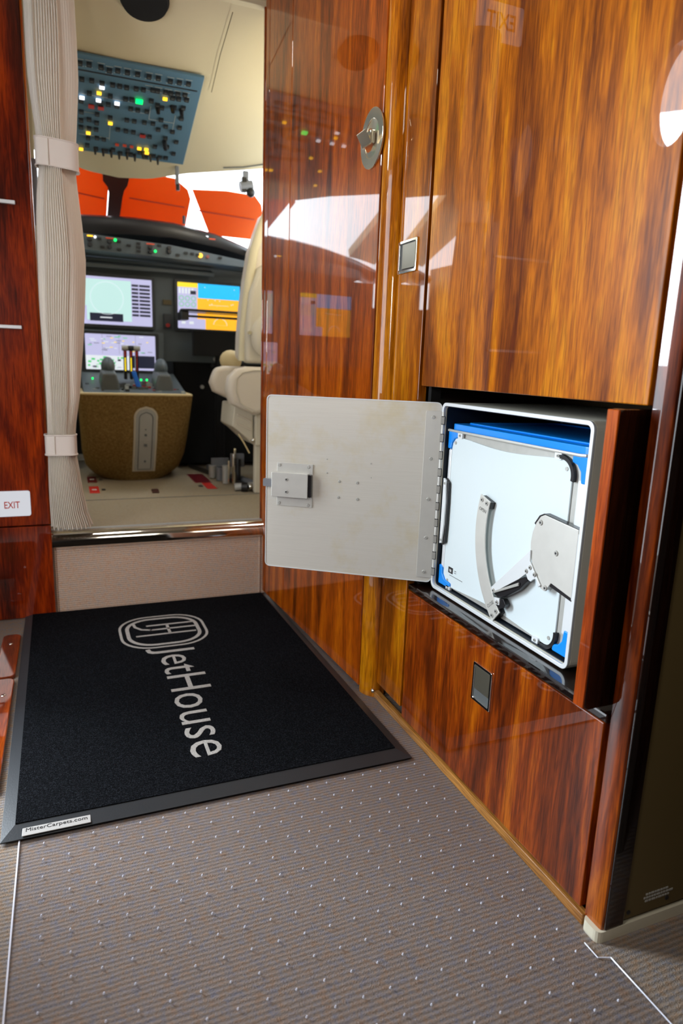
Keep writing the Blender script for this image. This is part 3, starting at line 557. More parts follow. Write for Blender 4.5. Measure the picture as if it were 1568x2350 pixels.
def cap(sy, sz, cy, cz, w_, h_, m='blue_plastic'):
    # L-shaped moulded corner
    P = [(0, 0), (w_, 0), (w_, 0.014), (0.030, 0.018), (0.019, 0.030), (0.016, h_), (0, h_)] if w_ > 0.03 else [(0, 0), (w_, 0), (w_, h_), (0, h_)]
    return B().prism([(cy+sy*a, cz+sz*d) for a, d in P], (FX-0.004, 0, 0), Y, Z, (0.03, 0, 0), m)
put('corner_cap', cap(-1, -1, 1.4795, 0.846, 0.045, 0.045), t, bevel=0.003)
put('corner_cap', cap(1, -1, 0.9760, 0.846, 0.045, 0.052), t, bevel=0.003)
put('corner_cap', cap(-1, 1, 1.4820, 0.4405, 0.058, 0.052), t, bevel=0.003)
put('corner_cap', cap(1, 1, 0.9760, 0.4425, 0.045, 0.055), t, bevel=0.003)
def curvestrip(cy, cz, sy, sz, r0, r1): return [(cy+sy*r1*cos(radians(a)), cz+sz*r1*sin(radians(a))) for a in range(-12, 103, 8)]+[(cy+sy*r0*cos(radians(a)), cz+sz*r0*sin(radians(a))) for a in range(100, -13, -8)]
for cy, cz, sy, sz in ((1.051, 0.802, -1, 1), (1.052, 0.4745, -1, -1)):
    put('corner_guard', B().prism(curvestrip(cy, cz, sy, sz, 0.032, 0.040), (FX-0.0045, 0, 0), Y, Z, (0.010, 0, 0), 'black_plastic'), t)
for y_, z_ in ((1.425, 0.8385), (1.062, 0.8385), (1.432, 0.4395), (1.075, 0.4425)):
    put('bracket', B().prism(rrect(y_-0.010, y_+0.010, z_-0.007, z_+0.007, 0.003, 3), (FX-0.004, 0, 0), Y, Z, (0.006, 0, 0), 'bright_alu').cyl((FX-0.004, y_, z_), (FX-0.0055, y_, z_), 0.0035, 'dull_metal', 10).cyl((FX-0.0055, y_, z_), (FX-0.0058, y_, z_), 0.0016, 'ink', 8), t)
for y_, z_ in ((1.448, 0.818), (1.037, 0.816), (1.442, 0.459), (1.037, 0.462)): put('rivet', B().cyl((FX, y_, z_), (FX-0.0012, y_, z_), 0.0042, 'grey_knob' if z_ > .9 else 'dull_metal', 12), t)
# lid tray on top
put('top_tray', B().prism(rrect(0.978, 1.474, 0.0, 0.345, 0.015, 4), (FX+0.001, 0, 0.849), Y, X, (0, 0, 0.016), 'blue_plastic').ring(rrect(1.0, 1.45, 0.03, 0.32, 0.015, 4), rrect(1.02, 1.43, 0.05, 0.30, 0.015, 4), (FX+0.001, 0, 0.865), Y, X, (0, 0, 0.004), 'blue_plastic'), t, bevel=0.006, seg=3)
put('tray_rail', B().tube([(FX+0.004, 1.488, 0.8475), (FX-0.004, 1.478, 0.8475), (FX-0.004, 1.00, 0.8475), (FX-0.002, 0.986, 0.8485), (FX+0.008, 0.981, 0.850)], 0.0034, 'brushed_steel'), t, smooth=True)
# OPEN / CLOSE arc
def ox(P, d):
    k = (FX-d)/0.905; return [(a*k, 1+(c-1)*k) for a, c in P]
PV = (1.056, 0.633)
def pa(a, r): return (PV[0]+r*cos(radians(a)), PV[1]+r*sin(radians(a)))
A0, A1, R0, R1 = 16.5, -49.5, 0.236, 0.277
D = 0.015; PV = ox([PV], D)[0]; KF = (FX-D)/0.905; R0 *= KF; R1 *= KF; RM = (R0+R1)/2
pts = [pa(A0+(A1-A0)*i/24, R0) for i in range(25)]+[pa(A1-(A1-A0)*i/24, R1) for i in range(25)]
go = put('guide_arc', B().prism(pts, (FX-D, 0, 0), Y, Z, (0.003, 0, 0), 'brushed_steel'), t, bevel=0.0008)
for a in (14, -47.5):
    c_ = pa(a, RM); put('stand_off', B().obox((FX-0.006, c_[0]-0.002, c_[1]), (0.006, 0, 0), Vector((0, cos(radians(a)), sin(radians(a))))*0.0200, Vector((0, -sin(radians(a)), cos(radians(a))))*0.008, 'black_plastic'), go)
    for r_ in (RM-0.010, RM+0.010): c_ = pa(a+0.3, r_); put('screw', B().cyl((FX-D, *c_), (FX-D-0.0015, *c_), 0.0052, 'dull_metal', 12).cyl((FX-D-0.0015, *c_), (FX-D-0.0018, *c_), 0.0024, 'ink', 8), go, smooth=True)
for wd, a in (('OPEN', 9.5), ('CLOSE', -42.0)):
    c_ = pa(a, RM); rr = Vector((0, -cos(radians(a)), -sin(radians(a)))); tt = Vector((0, -sin(radians(a)), cos(radians(a))))
    put('lettering', B().text(wd, 0.0115, (FX-D-0.0002, *c_), rr, tt, (-0.0003, 0, 0), 'engrave', width=0.028), go)
# latch plate and lever
PP = [(0.986, 0.704), (1.088, 0.712), (1.100, 0.706), (1.112, 0.690), (1.121, 0.668), (1.124, 0.645), (1.121, 0.620), (1.112, 0.597), (1.100, 0.580), (1.088, 0.567), (1.078, 0.556), (1.066, 0.554), (1.056, 0.566), (1.048, 0.577), (0.986, 0.566)]
D = 0.017
lp = put('latch_plate', B().prism(ox(PP, D), (FX-D, 0, 0), Y, Z, (0.003, 0, 0), 'brushed_steel').box(FX-D+0.0005, FX, 0.9665, 0.9685, 0.570, 0.702, 'bright_alu'), t, bevel=0.0008)
put('plate_gasket', B().prism(ox([(0.984, 0.7055), (1.090, 0.7145), (1.104, 0.7075), (1.118, 0.688), (1.112, 0.684), (1.098, 0.700), (1.086, 0.7045), (0.984, 0.6965)], D-0.002), (FX-D+0.0022, 0, 0), Y, Z, (0.0145, 0, 0), 'black_plastic'), lp)
put('plate_gasket', B().prism(ox([(0.984, 0.5660), (1.048, 0.5760), (1.054, 0.570), (0.984, 0.5590)], D-0.002), (FX-D+0.0022, 0, 0), Y, Z, (0.0145, 0, 0), 'black_plastic'), lp)
put('spacer_block', B().prism(ox([(y_*0.96+0.0405, z_*0.96+0.0253) for y_, z_ in PP], D), (FX-D+0.0031, 0, 0), Y, Z, (0.0135, 0, 0), 'dull_metal'), lp)
for c_ in ox(((1.097, 0.694), (1.041, 0.643), (1.063, 0.562)), D): put('screw', B().cyl((FX-D, *c_), (FX-D-0.0022, *c_), 0.0062, 'dull_metal', 14, 0.005).cyl((FX-D-0.0022, *c_), (FX-D-0.0026, *c_), 0.0025, 'ink', 8), lp, smooth=True)
D = 0.0205
lv = put('lever', B().prism(ox([(1.122, 0.628), (1.120, 0.603), (1.104, 0.586), (1.080, 0.562), (1.086, 0.556), (1.092, 0.566), (1.098, 0.571), (1.106, 0.566), (1.112, 0.560), (1.122, 0.562), (1.130, 0.572), (1.152, 0.553), (1.244, 0.490), (1.250, 0.503)], D), (FX-D, 0, 0), Y, Z, (0.003, 0, 0), 'bright_alu'), t, bevel=0.0008)
put('grip', B().prism(ox([(1.128, 0.568), (1.124, 0.556), (1.150, 0.528), (1.200, 0.494), (1.222, 0.487), (1.236, 0.490), (1.240, 0.494), (1.222, 0.508), (1.160, 0.549)], D-0.003), (FX-D+0.0032, 0, 0), Y, Z, (0.013, 0, 0), 'black_plastic'), lv, bevel=0.002)
put('grip_strip', B().prism(ox([(1.150, 0.546), (1.238, 0.497), (1.236, 0.4925), (1.150, 0.538)], D), (FX-D-0.0015, 0, 0), Y, Z, (0.004, 0, 0), 'dull_metal'), lv, bevel=0.0008)
put('pawl', B().prism(ox([(1.200, 0.490), (1.236, 0.484), (1.228, 0.468), (1.212, 0.462), (1.196, 0.470), (1.190, 0.480)], D-0.003), (FX-D+0.003, 0, 0), Y, Z, (0.012, 0, 0), 'black_plastic').prism(ox([(1.214, 0.487), (1.236, 0.483), (1.228, 0.468), (1.214, 0.470)], D), (FX-D, 0, 0), Y, Z, (0.003, 0, 0), 'bright_alu'), lv, bevel=0.0008)
for c_ in ox(((1.117, 0.590), (1.101, 0.579), (1.128, 0.579), (1.239, 0.498), (1.222, 0.475)), D): put('screw', B().cyl((FX-D, *c_), (FX-D-0.002, *c_), 0.0052, 'dull_metal', 12, 0.004).cyl((FX-D-0.002, *c_), (FX-D-0.0023, *c_), 0.002, 'ink', 8), lv, smooth=True)
D = 0.014
hd = put('carry_handle', B().prism(ox([(1.4960, 0.545), (1.4865, 0.548), (1.4805, 0.60), (1.4800, 0.66), (1.4850, 0.716), (1.4960, 0.721)], D), (FX-D, 0, 0), Y, Z, (0.005, 0, 0), 'bright_alu'), t, bevel=0.001)
put('handle_grip', B().prism(ox([(1.4860, 0.542), (1.470, 0.552), (1.468, 0.60), (1.468, 0.66), (1.4705, 0.712), (1.486, 0.723)], D-0.005), (FX-D+0.0052, 0, 0), Y, Z, (0.009, 0, 0), 'black_plastic'), hd, bevel=0.002)
for c_ in ox(((1.489, 0.708), (1.489, 0.556)), D): put('screw', B().cyl((FX-D, *c_), (FX-D-0.0015, *c_), 0.0032, 'dull_metal', 10), hd)
st = put('sticker', B().prism(rrect(1.4185, 1.4400, 0.4815, 0.4975, 0.001, 1), (FX-0.0006, 0, 0), Y, Z, (0.0005, 0, 0), 'ink'), t)
b = B().text('tc', 0.012, (FX-0.0007, 1.4295, 0.4895), (0, -1, 0), Z, (-0.0003, 0, 0), 'white_paint', bold=0.0004)
for k in range(2):
    for i_ in range(3): b.box(FX-0.0006, FX-0.0002, 1.402+0.003*i_+0.0008, 1.402+0.003*i_+0.0028, 0.492-0.005*k, 0.4935-0.005*k, 'ink')
for i_ in range(12): b.box(FX-0.0006, FX-0.0002, 1.372+0.0052*i_, 1.372+0.0052*i_+0.0036, 0.4755+0.0004*i_*0, 0.4768, 'ink')
put('sticker_text', b, t)
# ================================================================ COCKPIT: PEDESTAL
t = thing('centre_pedestal', (0.34, 3.9, 0.334), 'brown suede covered pedestal between the pilot seats', 'pedestal')
def ped(u, v):
    z = 0.334+(0.808-0.334)*v
    hw = lerp([(0, 0.19), (0.06, 0.230), (0.15, 0.258), (0.3, 0.272), (1, 0.283)], v); ya = lerp([(0, 3.82), (0.2, 3.765), (0.5, 3.69), (1, 3.605)], v)
    e = lerp([(0, 0.75), (0.3, 0.5), (1, 0.22)], v); a = pi*u; cxm = 0.348
    ca, sa = cos(a), sin(a); dp = lerp([(0, 0.30), (1, 0.12)], v)
    x = cxm+hw*(abs(ca)**e)*(1 if ca > 0 else -1); y = ya+dp*(1-(abs(sa)**e)) 
    if u < 1e-6 or u > 1-1e-6: y = ya+dp
    return (x, y, z)
b = B().grid(ped, 64, 20, 'suede')
for u in (0, 1):
    b.grid(lambda q, v: (ped(u, v)[0], ped(u, v)[1]+(4.11-ped(u, v)[1])*q, ped(u, v)[2]), 2, 20, 'suede', u == 0)
put('suede_cover', b, t, smooth=True)
b = B().prism([ped(i/40, 1)[:2] for i in range(41)]+[(0.065, 4.11), (0.631, 4.11)], (0, 0, 0.806), X, Y, (0, 0, 0.012), 'yellow_cream'); put('top_ledge', b, t, bevel=0.004)
cp = []
def cappt(s, z):
    v = (z-0.334)/0.474; y = lerp([(0, 3.82), (0.2, 3.765), (0.5, 3.69), (1, 3.605)], v); return y
for nm, w0, z0, z1, off, mt_ in (('capsule_trim', 0.060, 0.388, 0.752, 0.006, 'cream_plastic'), ('capsule_panel', 0.051, 0.394, 0.742, 0.011, 'capsule_grey'), ('capsule_inset', 0.034, 0.402, 0.722, 0.015, 'capsule_grey')):
    def cg(u, v, dy=0.0):
        z = z0+(z1-z0)*v; hw = w0 if z < z1-w0 else sqrt(max(0, w0*w0-(z-z1+w0)**2))+0.0005
        return (0.389-0.006*(0.75-z)/0.36+hw*(2*u-1), cappt(0, z)-off+dy, z)
    b = B().grid(cg, 4, 40, mt_); b.grid(lambda u, v: cg(1, v, 0.03*u), 1, 40, mt_, True).grid(lambda u, v: cg(0, v, 0.03*u), 1, 40, mt_)
    if nm == 'capsule_inset': b.tube([cg(0, i/30, -0.001) for i in range(31)]+[cg(1, i/30, -0.001) for i in range(30, -1, -1)], 0.0016, 'grey_knob', 5, True)
    put(nm, b, t)
b = B()
for z_, s_ in ((0.63, .003), (0.60, .006), (0.545, .008), (0.45, .005)): b.box(0.386-s_, 0.386+s_, cappt(0, z_)-0.018, cappt(0, z_)-0.0145, z_-s_, z_+s_, 'grey_knob')
put('capsule_mark', b, t)
# sloping control deck
def dz(y): return 0.815+0.20*(y-3.68)
b = B().add([(0.09, 3.66, 0.818), (0.60, 3.66, 0.818), (0.60, 4.11, 0.91), (0.09, 4.11, 0.91), (0.09, 3.66, 0.80), (0.60, 3.66, 0.80), (0.60, 4.11, 0.80), (0.09, 4.11, 0.80)], [(0, 1, 2, 3), (4, 5, 1, 0), (5, 6, 2, 1), (6, 7, 3, 2), (7, 4, 0, 3)], 'panel_slate'); put('control_deck', b, t)
for x_ in (0.222, 0.497):   # cursor-control humps
    h = put('cursor_hump', B().prism([(-0.048, 0), (0.048, 0), (0.044, 0.055), (0.030, 0.10), (-0.030, 0.10), (-0.044, 0.055)], (x_, 3.72, 0.815), X, Z, (0, 0.20, 0.03), 'grey_knob'), t, bevel=0.012, seg=3)
    put('palm_rest', B().ball((x_, 3.86, 0.945), (0.036, 0.075, 0.052), 'panel_slate'), h, smooth=True)
for k in range(3):
    x_ = 0.312+0.030*k; lv = put('thrust_lever', B().prism([(0, 0), (0.045, 0), (0.03, 0.17), (-0.01, 0.165)], (x_-0.008, 3.86, 0.88), Y, Z, (0.016, 0, 0), 'black_plastic'), t, bevel=0.004)
    put('lever_head', B().cyl((x_-0.017, 3.855, 1.045), (x_+0.017, 3.855, 1.045), 0.014, 'capsule_grey' if k != 1 else 'black_plastic', 10), lv, smooth=True)
    put('lever_stripe', B().box(x_-0.004, x_+0.001, 3.845, 3.8565, 0.925, 0.995, 'scr_yellow' if k < 2 else 'lever_red').box(x_-0.007, x_+0.003, 3.845, 3.8565, 1.0, 1.03, 'lever_red'), lv)
put('blue_lever', B().obox((0.355, 3.76, 0.885), (0.012, 0, 0), (0.0, 0.01, 0), Vector((-0.012, 0.0, 0.04)), 'lever_blue'), t, bevel=0.004)['label'] = 'blue lever'
b = B()
for i_ in range(46):
    x_ = random.uniform(0.27, 0.45) if i_ % 3 else random.uniform(0.10, 0.59); y_ = random.uniform(3.68, 3.86); s_ = random.uniform(0.005, 0.012)
    b.box(x_-s_, x_+s_, y_-s_, y_+s_, dz(y_), dz(y_)+random.uniform(0.008, 0.024), random.choice(['black_plastic', 'grey_knob', 'grey_knob', 'dull_metal', 'panel_slate_dark', 'overhead_line', 'lever_red']))
for x_, y_ in ((0.14, 3.9), (0.385, 3.84), (0.415, 3.84)): b.box(x_, x_+0.008, y_, y_+0.008, 0.875, 0.885, 'lit_green')
tag(put('knob', b, t), kind='stuff')
# ---------------------------------------------------------------- instrument panel and displays
IY = 4.20
t = thing('instrument_panel', (0.31, 4.25, 0.9), 'dark slate instrument panel with bright screens across the cockpit under the glareshield', 'instrument panel'); IP = t
put('fascia', B().box(-0.58, 1.22, IY+0.02, IY+0.07, 0.98, 1.54, 'panel_slate').box(0.07, 0.55, IY-0.08, IY+0.05, 0.90, 1.14, 'panel_slate').box(0.62, 1.22, IY+0.03, IY+0.40, 0.36, 1.14, 'deep_black').box(-0.58, 0.03, IY+0.03, IY+0.40, 0.36, 1.14, 'deep_black'), t, bevel=0.004)
put('shelf_lip', B().obox((0.35, IY-0.02, 1.50), (0.5, 0, 0), (0, 0.05, 0.012), (0, 0, 0.012), 'panel_slate'), t, bevel=0.005)
put('standby_display', B().box(0.563, 0.612, IY+0.008, IY+0.022, 1.308, 1.335, 'beige_panel').box(0.565, 0.610, IY+0.004, IY+0.022, 1.17, 1.255, 'panel_slate_dark').cyl((0.587, IY+0.004, 1.19), (0.587, IY-0.004, 1.19), 0.012, 'lever_red', 12), t)
b = B()
for i_ in range(14): x_ = random.uniform(0.66, 1.1); z_ = random.uniform(0.75, 1.10); b.cyl((x_, IY+0.03, z_), (x_, IY+0.01, z_), random.uniform(0.006, 0.016), random.choice(['grey_knob', 'black_plastic', 'dull_metal', 'black_plastic']), 10)
tag(put('knob', b, t), kind='stuff')
put('blue_strip_light', B().box(0.88, 0.97, IY-0.12, IY-0.115, 1.535, 1.541, 'lit_blue'), t)
def R4(b, x0, x1, z0, z1, m, y=None, dy=0.0): x0, x1 = min(x0, x1), max(x0, x1); return b.box(x0, x1, (y or IY)-0.001-dy, (y or IY)+0.012, z0, z1, m)
def ring2(b, cx, cz, r, wd, m, y, a0=0, a1=360):
    n_ = 28; o1 = [(cx+(r+wd)*cos(radians(a0+(a1-a0)*i/n_)), cz+(r+wd)*sin(radians(a0+(a1-a0)*i/n_))) for i in range(n_)]; i1 = [(cx+r*cos(radians(a0+(a1-a0)*i/n_)), cz+r*sin(radians(a0+(a1-a0)*i/n_))) for i in range(n_)]
    return b.ring(o1, i1, (0, y-0.0032, 0), X, Z, (0, 0.003, 0), m)
def display(nm_lab, x0, x1, z0, z1, y, fill):
    b_ = B(); fill(b_, x0, x1, z0, z1, y); d = put('display', b_, IP); d['label'] = nm_lab
    put('bezel', B().ring(rrect(x0-0.018, x1+0.018, z0-0.018, z1+0.016, 0.008, 3), rrect(x0, x1, z0, z1, 0.004, 3), (0, y-0.006, 0), X, Z, (0, 0.026, 0), 'panel_slate_dark'), d, bevel=0.001)
def mfd(b, x0, x1, z0, z1, y):
    R4(b, x0, x1, z0, z1, 'scr_cyan', y); R4(b, x0, x1, z1-0.014, z1, 'scr_lilac', y, .001)
    R4(b, x1-0.115, x1, z0, z1-0.012, 'scr_lilac', y, .001); R4(b, x0, x0+0.02, z0, z0+0.10, 'scr_lilac', y, .001); R4(b, x0, x1-0.115, z0, z0+0.022, 'scr_lilac', y, .001)
    ring2(b, x0+0.13, z0+0.145, 0.088, 0.0022, 'scr_ring', y)
    for k in range(9):
        zz = z1-0.042-0.0205*k; R4(b, x1-0.112, x1-0.075, zz, zz+0.012, 'scr_dark', y, .002); R4(b, x1-0.070, x1-0.010, zz, zz+0.012, 'scr_dark', y, .002)
    R4(b, x0+0.035, x0+0.215, z0+0.018, z0+0.062, 'scr_dark', y, .002); R4(b, x0+0.09, x0+0.155, z0+0.036, z0+0.042, 'scr_white', y, .003)
def eicas(b, x0, x1, z0, z1, y):
    R4(b, x0, x1, z0, z1, 'scr_lilac', y); h = z1-z0; R4(b, x0, x0+0.24, z0, z0+0.40*h, 'scr_white', y, .001); R4(b, x0+0.245, x1-0.005, z0+0.012, z0+0.42*h, 'scr_dark', y, .001)
    rr = random.Random(3)
    for i_ in range(40):
        a_ = rr.uniform(x0+0.01, x1-0.04); c_ = rr.uniform(z0+0.48*h, z1-0.01); R4(b, a_, a_+rr.uniform(0.008, 0.03), c_, c_+0.004, rr.choice(['scr_green', 'scr_white', 'scr_white', 'scr_grey', 'scr_yellow', 'scr_grey']), y, .002)
    for i_ in range(34):
        a_ = rr.uniform(x0+0.005, x0+0.21); c_ = rr.uniform(z0+0.01, z0+0.36*h); R4(b, a_, a_+rr.uniform(0.005, 0.02), c_, c_+rr.choice([0.003, 0.010]), rr.choice(['scr_green', 'scr_dark', 'scr_green', 'scr_grey']), y, .002)
    for k in (1, 2, 3): R4(b, x0+k*0.09, x0+k*0.09+0.0015, z0+0.45*h, z1, 'scr_grey', y, .002)
def pfd(b, x0, x1, z0, z1, y, flip=False):
    w_, h = x1-x0, z1-z0; sx = lambda a: x0+w_*a; sz = lambda a: z0+h*a
    R4(b, x0, x1, z0, z1, 'scr_earth', y); R4(b, sx(.32), x1, sz(.68), z1, 'scr_sky', y, .001)
    R4(b, x0, sx(.31), z0, z1, 'scr_lilac', y, .001); R4(b, x0, sx(.31), sz(.90), z1, 'scr_yellow', y, .002); R4(b, sx(.31), sx(.44), z0, sz(.22), 'scr_lilac', y, .0015)
    for k in range(5): R4(b, sx(.02+.05*k), sx(.05+.05*k), sz(.76), sz(.88), 'scr_white', y, .002)
    R4(b, sx(.20), sx(.29), sz(.75), sz(.83), 'scr_dark', y, .003)
    for i_ in range(3):
        for j_ in range(2): ring2(b, sx(.06+.095*i_), sz(.66-.13*j_), 0.011, 0.003, 'scr_green', y-0.0006)
    ring2(b, sx(.68), sz(.10), 0.040, 0.0022, 'scr_white', y, 0, 180)
    for i_ in range(16): a_ = random.uniform(.36, .95); c_ = random.uniform(.5, .95); R4(b, sx(a_), sx(a_+.012), sz(c_), sz(c_+.02), random.choice(['scr_white', 'scr_green', 'scr_white']), y, .002)
    R4(b, sx(.06), sx(.12), sz(.10), sz(.16), 'scr_white', y, .002); R4(b, sx(.18), sx(.25), sz(.10), sz(.16), 'scr_white', y, .002); R4(b, sx(.52), sx(.82), sz(.54), sz(.545), 'scr_white', y, .002)
display('upper centre cockpit screen with a pale blue map ring and dark side list', 0.120, 0.498, 1.176, 1.436, IY, mfd)
display('lower centre cockpit screen with lilac engine page behind the thrust levers', 0.120, 0.500, 0.925, 1.120, IY-0.09, eicas)
display('right cockpit screen with blue sky and orange ground behind the black tray', 0.645, 1.018, 1.178, 1.440, IY, pfd)
display('left cockpit screen with blue sky and orange ground hidden behind the curtain', -0.40, -0.03, 1.178, 1.440, IY, lambda b, a, c, d, e, y: pfd(b, c, a, d, e, y))
# glareshield
t = thing('glareshield', (0.4, 4.1, 1.6), 'curved black glareshield with autopilot knobs below the windscreen', 'glareshield')
GT = [(-0.6, 1.60), (-0.35, 1.66), (-0.1, 1.70), (0.134, 1.722), (0.375, 1.733), (0.604, 1.729), (0.844, 1.697), (1.071, 1.633), (1.25, 1.56)]
def gy(x): return 3.98+0.28*((x-0.40)/0.85)**2*0.35
n_ = 40; b = B(); rows = []
for i in range(n_+1):
    x_ = -0.6+1.85*i/n_; z_ = lerp(GT, x_); y_ = gy(x_); hh = lerp([(-0.6, .05), (0.2, .095), (0.8, .075), (1.25, .03)], x_)
    rows += [(x_, y_+0.85, z_+0.0), (x_, y_+0.03, z_), (x_, y_+0.006, z_-0.012), (x_, y_, z_-hh*0.5), (x_, y_+0.012, z_-hh), (x_, y_+0.2, z_-hh-0.01)]
b.add(rows, [(6*i+k, 6*i+k+1, 6*i+k+7, 6*i+k+6) for i in range(n_) for k in range(5)], 'black_plastic'); put('hood', b, t, smooth=True)
b = B(); rows = []
for i in range(n_+1):
    x_ = -0.4+1.48*i/n_; zt = lerp([(-0.4, 1.60), (0.145, 1.627), (0.6, 1.607), (1.08, 1.562)], x_); zb = lerp([(-0.4, 1.54), (0.145, 1.547), (0.6, 1.540), (1.08, 1.532)], x_); y_ = gy(x_)+0.012
    rows += [(x_, y_, zt), (x_, y_, zb), (x_, y_+0.14, zb-0.01)]
b.add(rows, [(3*i+k, 3*i+k+1, 3*i+k+4, 3*i+k+3) for i in range(n_) for k in range(2)], 'panel_slate'); put('control_panel', b, t)
def GK(x, z): return (x, gy(x)+0.010, z)
for x_, z_ in ((0.162, 1.598), (0.162, 1.572), (0.262, 1.594), (0.262, 1.568), (0.472, 1.585), (0.472, 1.561), (0.572, 1.572), (0.572, 1.592)):
    p = GK(x_, z_); put('knob', B().cyl((p[0], p[1], p[2]), (p[0], p[1]-0.02, p[2]), 0.012, 'black_plastic', 12, 0.010), t, smooth=True)
b = B()
for x_, z_ in ((0.21, 1.605), (0.31, 1.600), (0.225, 1.565), (0.31, 1.56), (0.36, 1.585), (0.41, 1.60), (0.41, 1.58), (0.41, 1.56), (0.52, 1.60), (0.62, 1.56), (0.665, 1.575), (0.70, 1.575), (0.73, 1.572), (0.86, 1.57)):
    p = GK(x_, z_); b.box(p[0]-0.010, p[0]+0.010, p[1]-0.005, p[1]+0.006, p[2]-0.006, p[2]+0.006, 'black')
for x_, z_, m_, s_ in ((0.291, 1.606, 'lit_green', .008), (0.19, 1.612, 'lit_white', .007), (0.498, 1.568, 'lit_green', .007), (0.746, 1.570, 'lit_amber', .014), (0.788, 1.568, 'lit_red', .010)):
    p = GK(x_, z_); b.cyl((p[0], p[1]+0.004, p[2]), (p[0], p[1]-0.006, p[2]), s_*.9, m_, 10)
for x_, z_ in ((0.165, 1.616), (0.258, 1.612), (0.27, 1.612), (0.465, 1.603), (0.48, 1.603)): p = GK(x_, z_); b.box(p[0]-0.014, p[0]+0.014, p[1]-0.002, p[1]+0.006, p[2]-0.003, p[2]+0.003, 'lit_amber' if z_ > 1.61 and x_ < .2 else 'arrow_red')
p = GK(0.755, 1.668); b.box(0.725, 0.790, p[1]-0.006, p[1]+0.002, 1.668, 1.677, 'lit_white').box(0.795, 0.83, p[1]-0.006, p[1]+0.002, 1.660, 1.666, 'arrow_red')
tag(put('button', b, t), kind='stuff')
put('mounting_stub', B().cyl((0.655, 3.99, 1.725), (0.655, 3.99, 1.765), 0.008, 'black_plastic', 8), t)
# black tray table in front of the right screen
t = thing('tray_table', (0.8, 4.0, 1.24), 'black fold-out tray in front of the right cockpit screen', 'tray')
put('tray_top', B().prism([(0.625, 3.96), (0.66, 3.93), (1.02, 3.93), (1.02, 4.12), (0.64, 4.12)], (0, 0, 1.262), X, Y, (0, 0, 0.012), 'black_plastic'), t, bevel=0.003)
put('support_arm', B().box(0.66, 1.02, 3.99, 4.01, 1.232, 1.244, 'black_plastic').box(0.63, 0.67, 3.96, 4.1, 1.215, 1.262, 'black_plastic'), t, bevel=0.003)
put('control_column', B().box(0.70, 1.02, 4.0, 4.05, 1.02, 1.16, 'deep_black').cyl((0.86, 4.03, 0.36), (0.86, 4.03, 1.16), 0.03, 'deep_black', 10), t, bevel=0.004)
# orange sun shades outside the windscreen
def shade(poly, lab, up_=0.012):
    t_ = thing('sun_shade', (sum(p[0] for p in poly)/len(poly), 4.2, 1.85), lab, 'sun shade', 'orange sun shades over the windscreen')
    zz = 1.96+0.28*3.8; put('shade_panel', B().prism(poly, (0, 0, zz+up_), X, Vector((0, 1, -0.28)), (0, 0, 0.003), 'orange_fabric'), t_)
    ys = [p[1] for p in poly]; xs = [p[0] for p in poly]
    yy = min(ys)+0.45*(max(ys)-min(ys)); q = [p for p in poly]
    put('seam', B().tube([(min(xs)+0.10*(max(xs)-min(xs)), yy, zz-0.28*yy+up_-0.002), (max(xs)-0.12*(max(xs)-min(xs)), yy+0.03, zz-0.28*(yy+0.03)+up_-0.002)], 0.004, 'orange_seam', 6), t_)
shade([(0.348, 4.06), (0.350, 3.95), (0.45, 3.92), (0.60, 3.935), (0.685, 4.03), (0.715, 4.12), (0.742, 4.50), (0.350, 4.50)], 'orange sun shade right of the brown windscreen post')
shade([(0.272, 4.01), (0.243, 3.94), (0.13, 3.94), (0.105, 3.99), (0.10, 4.50), (0.280, 4.50)], 'orange sun shade left of the brown windscreen post, beside the curtain')
shade([(0.706, 4.02), (0.89, 3.99), (1.056, 4.00), (1.12, 4.09), (1.165, 4.22), (1.18, 4.52), (0.900, 4.52)], 'orange sun shade farthest right, beyond the white gap')
# visor arms under the front edge of the roof
t = thing('visor_clip', (0.58, 3.75, 1.85), 'slim black visor clip hanging from the roof edge right of the overhead panel', 'clip')
put('clip_arm', B().box(0.574, 0.592, 3.735, 3.75, 1.86, 1.95, 'grey_box').box(0.576, 0.594, 3.73, 3.75, 1.835, 1.865, 'black_plastic'), t, bevel=0.003)
t = thing('camera_bracket', (0.93, 3.72, 1.9), 'dark swivel bracket hanging before the bright right window', 'bracket')
put('mount', B().box(0.915, 0.945, 3.70, 3.73, 1.92, 1.965, 'grey_box'), t, bevel=0.004)
put('swivel_head', B().cyl((0.90, 3.71, 1.885), (0.965, 3.71, 1.90), 0.026, 'grey_box', 14).ball((0.955, 3.70, 1.862), 0.024, 'black_plastic').box(0.905, 0.93, 3.69, 3.72, 1.86, 1.93, 'black_plastic'), t, smooth=True)
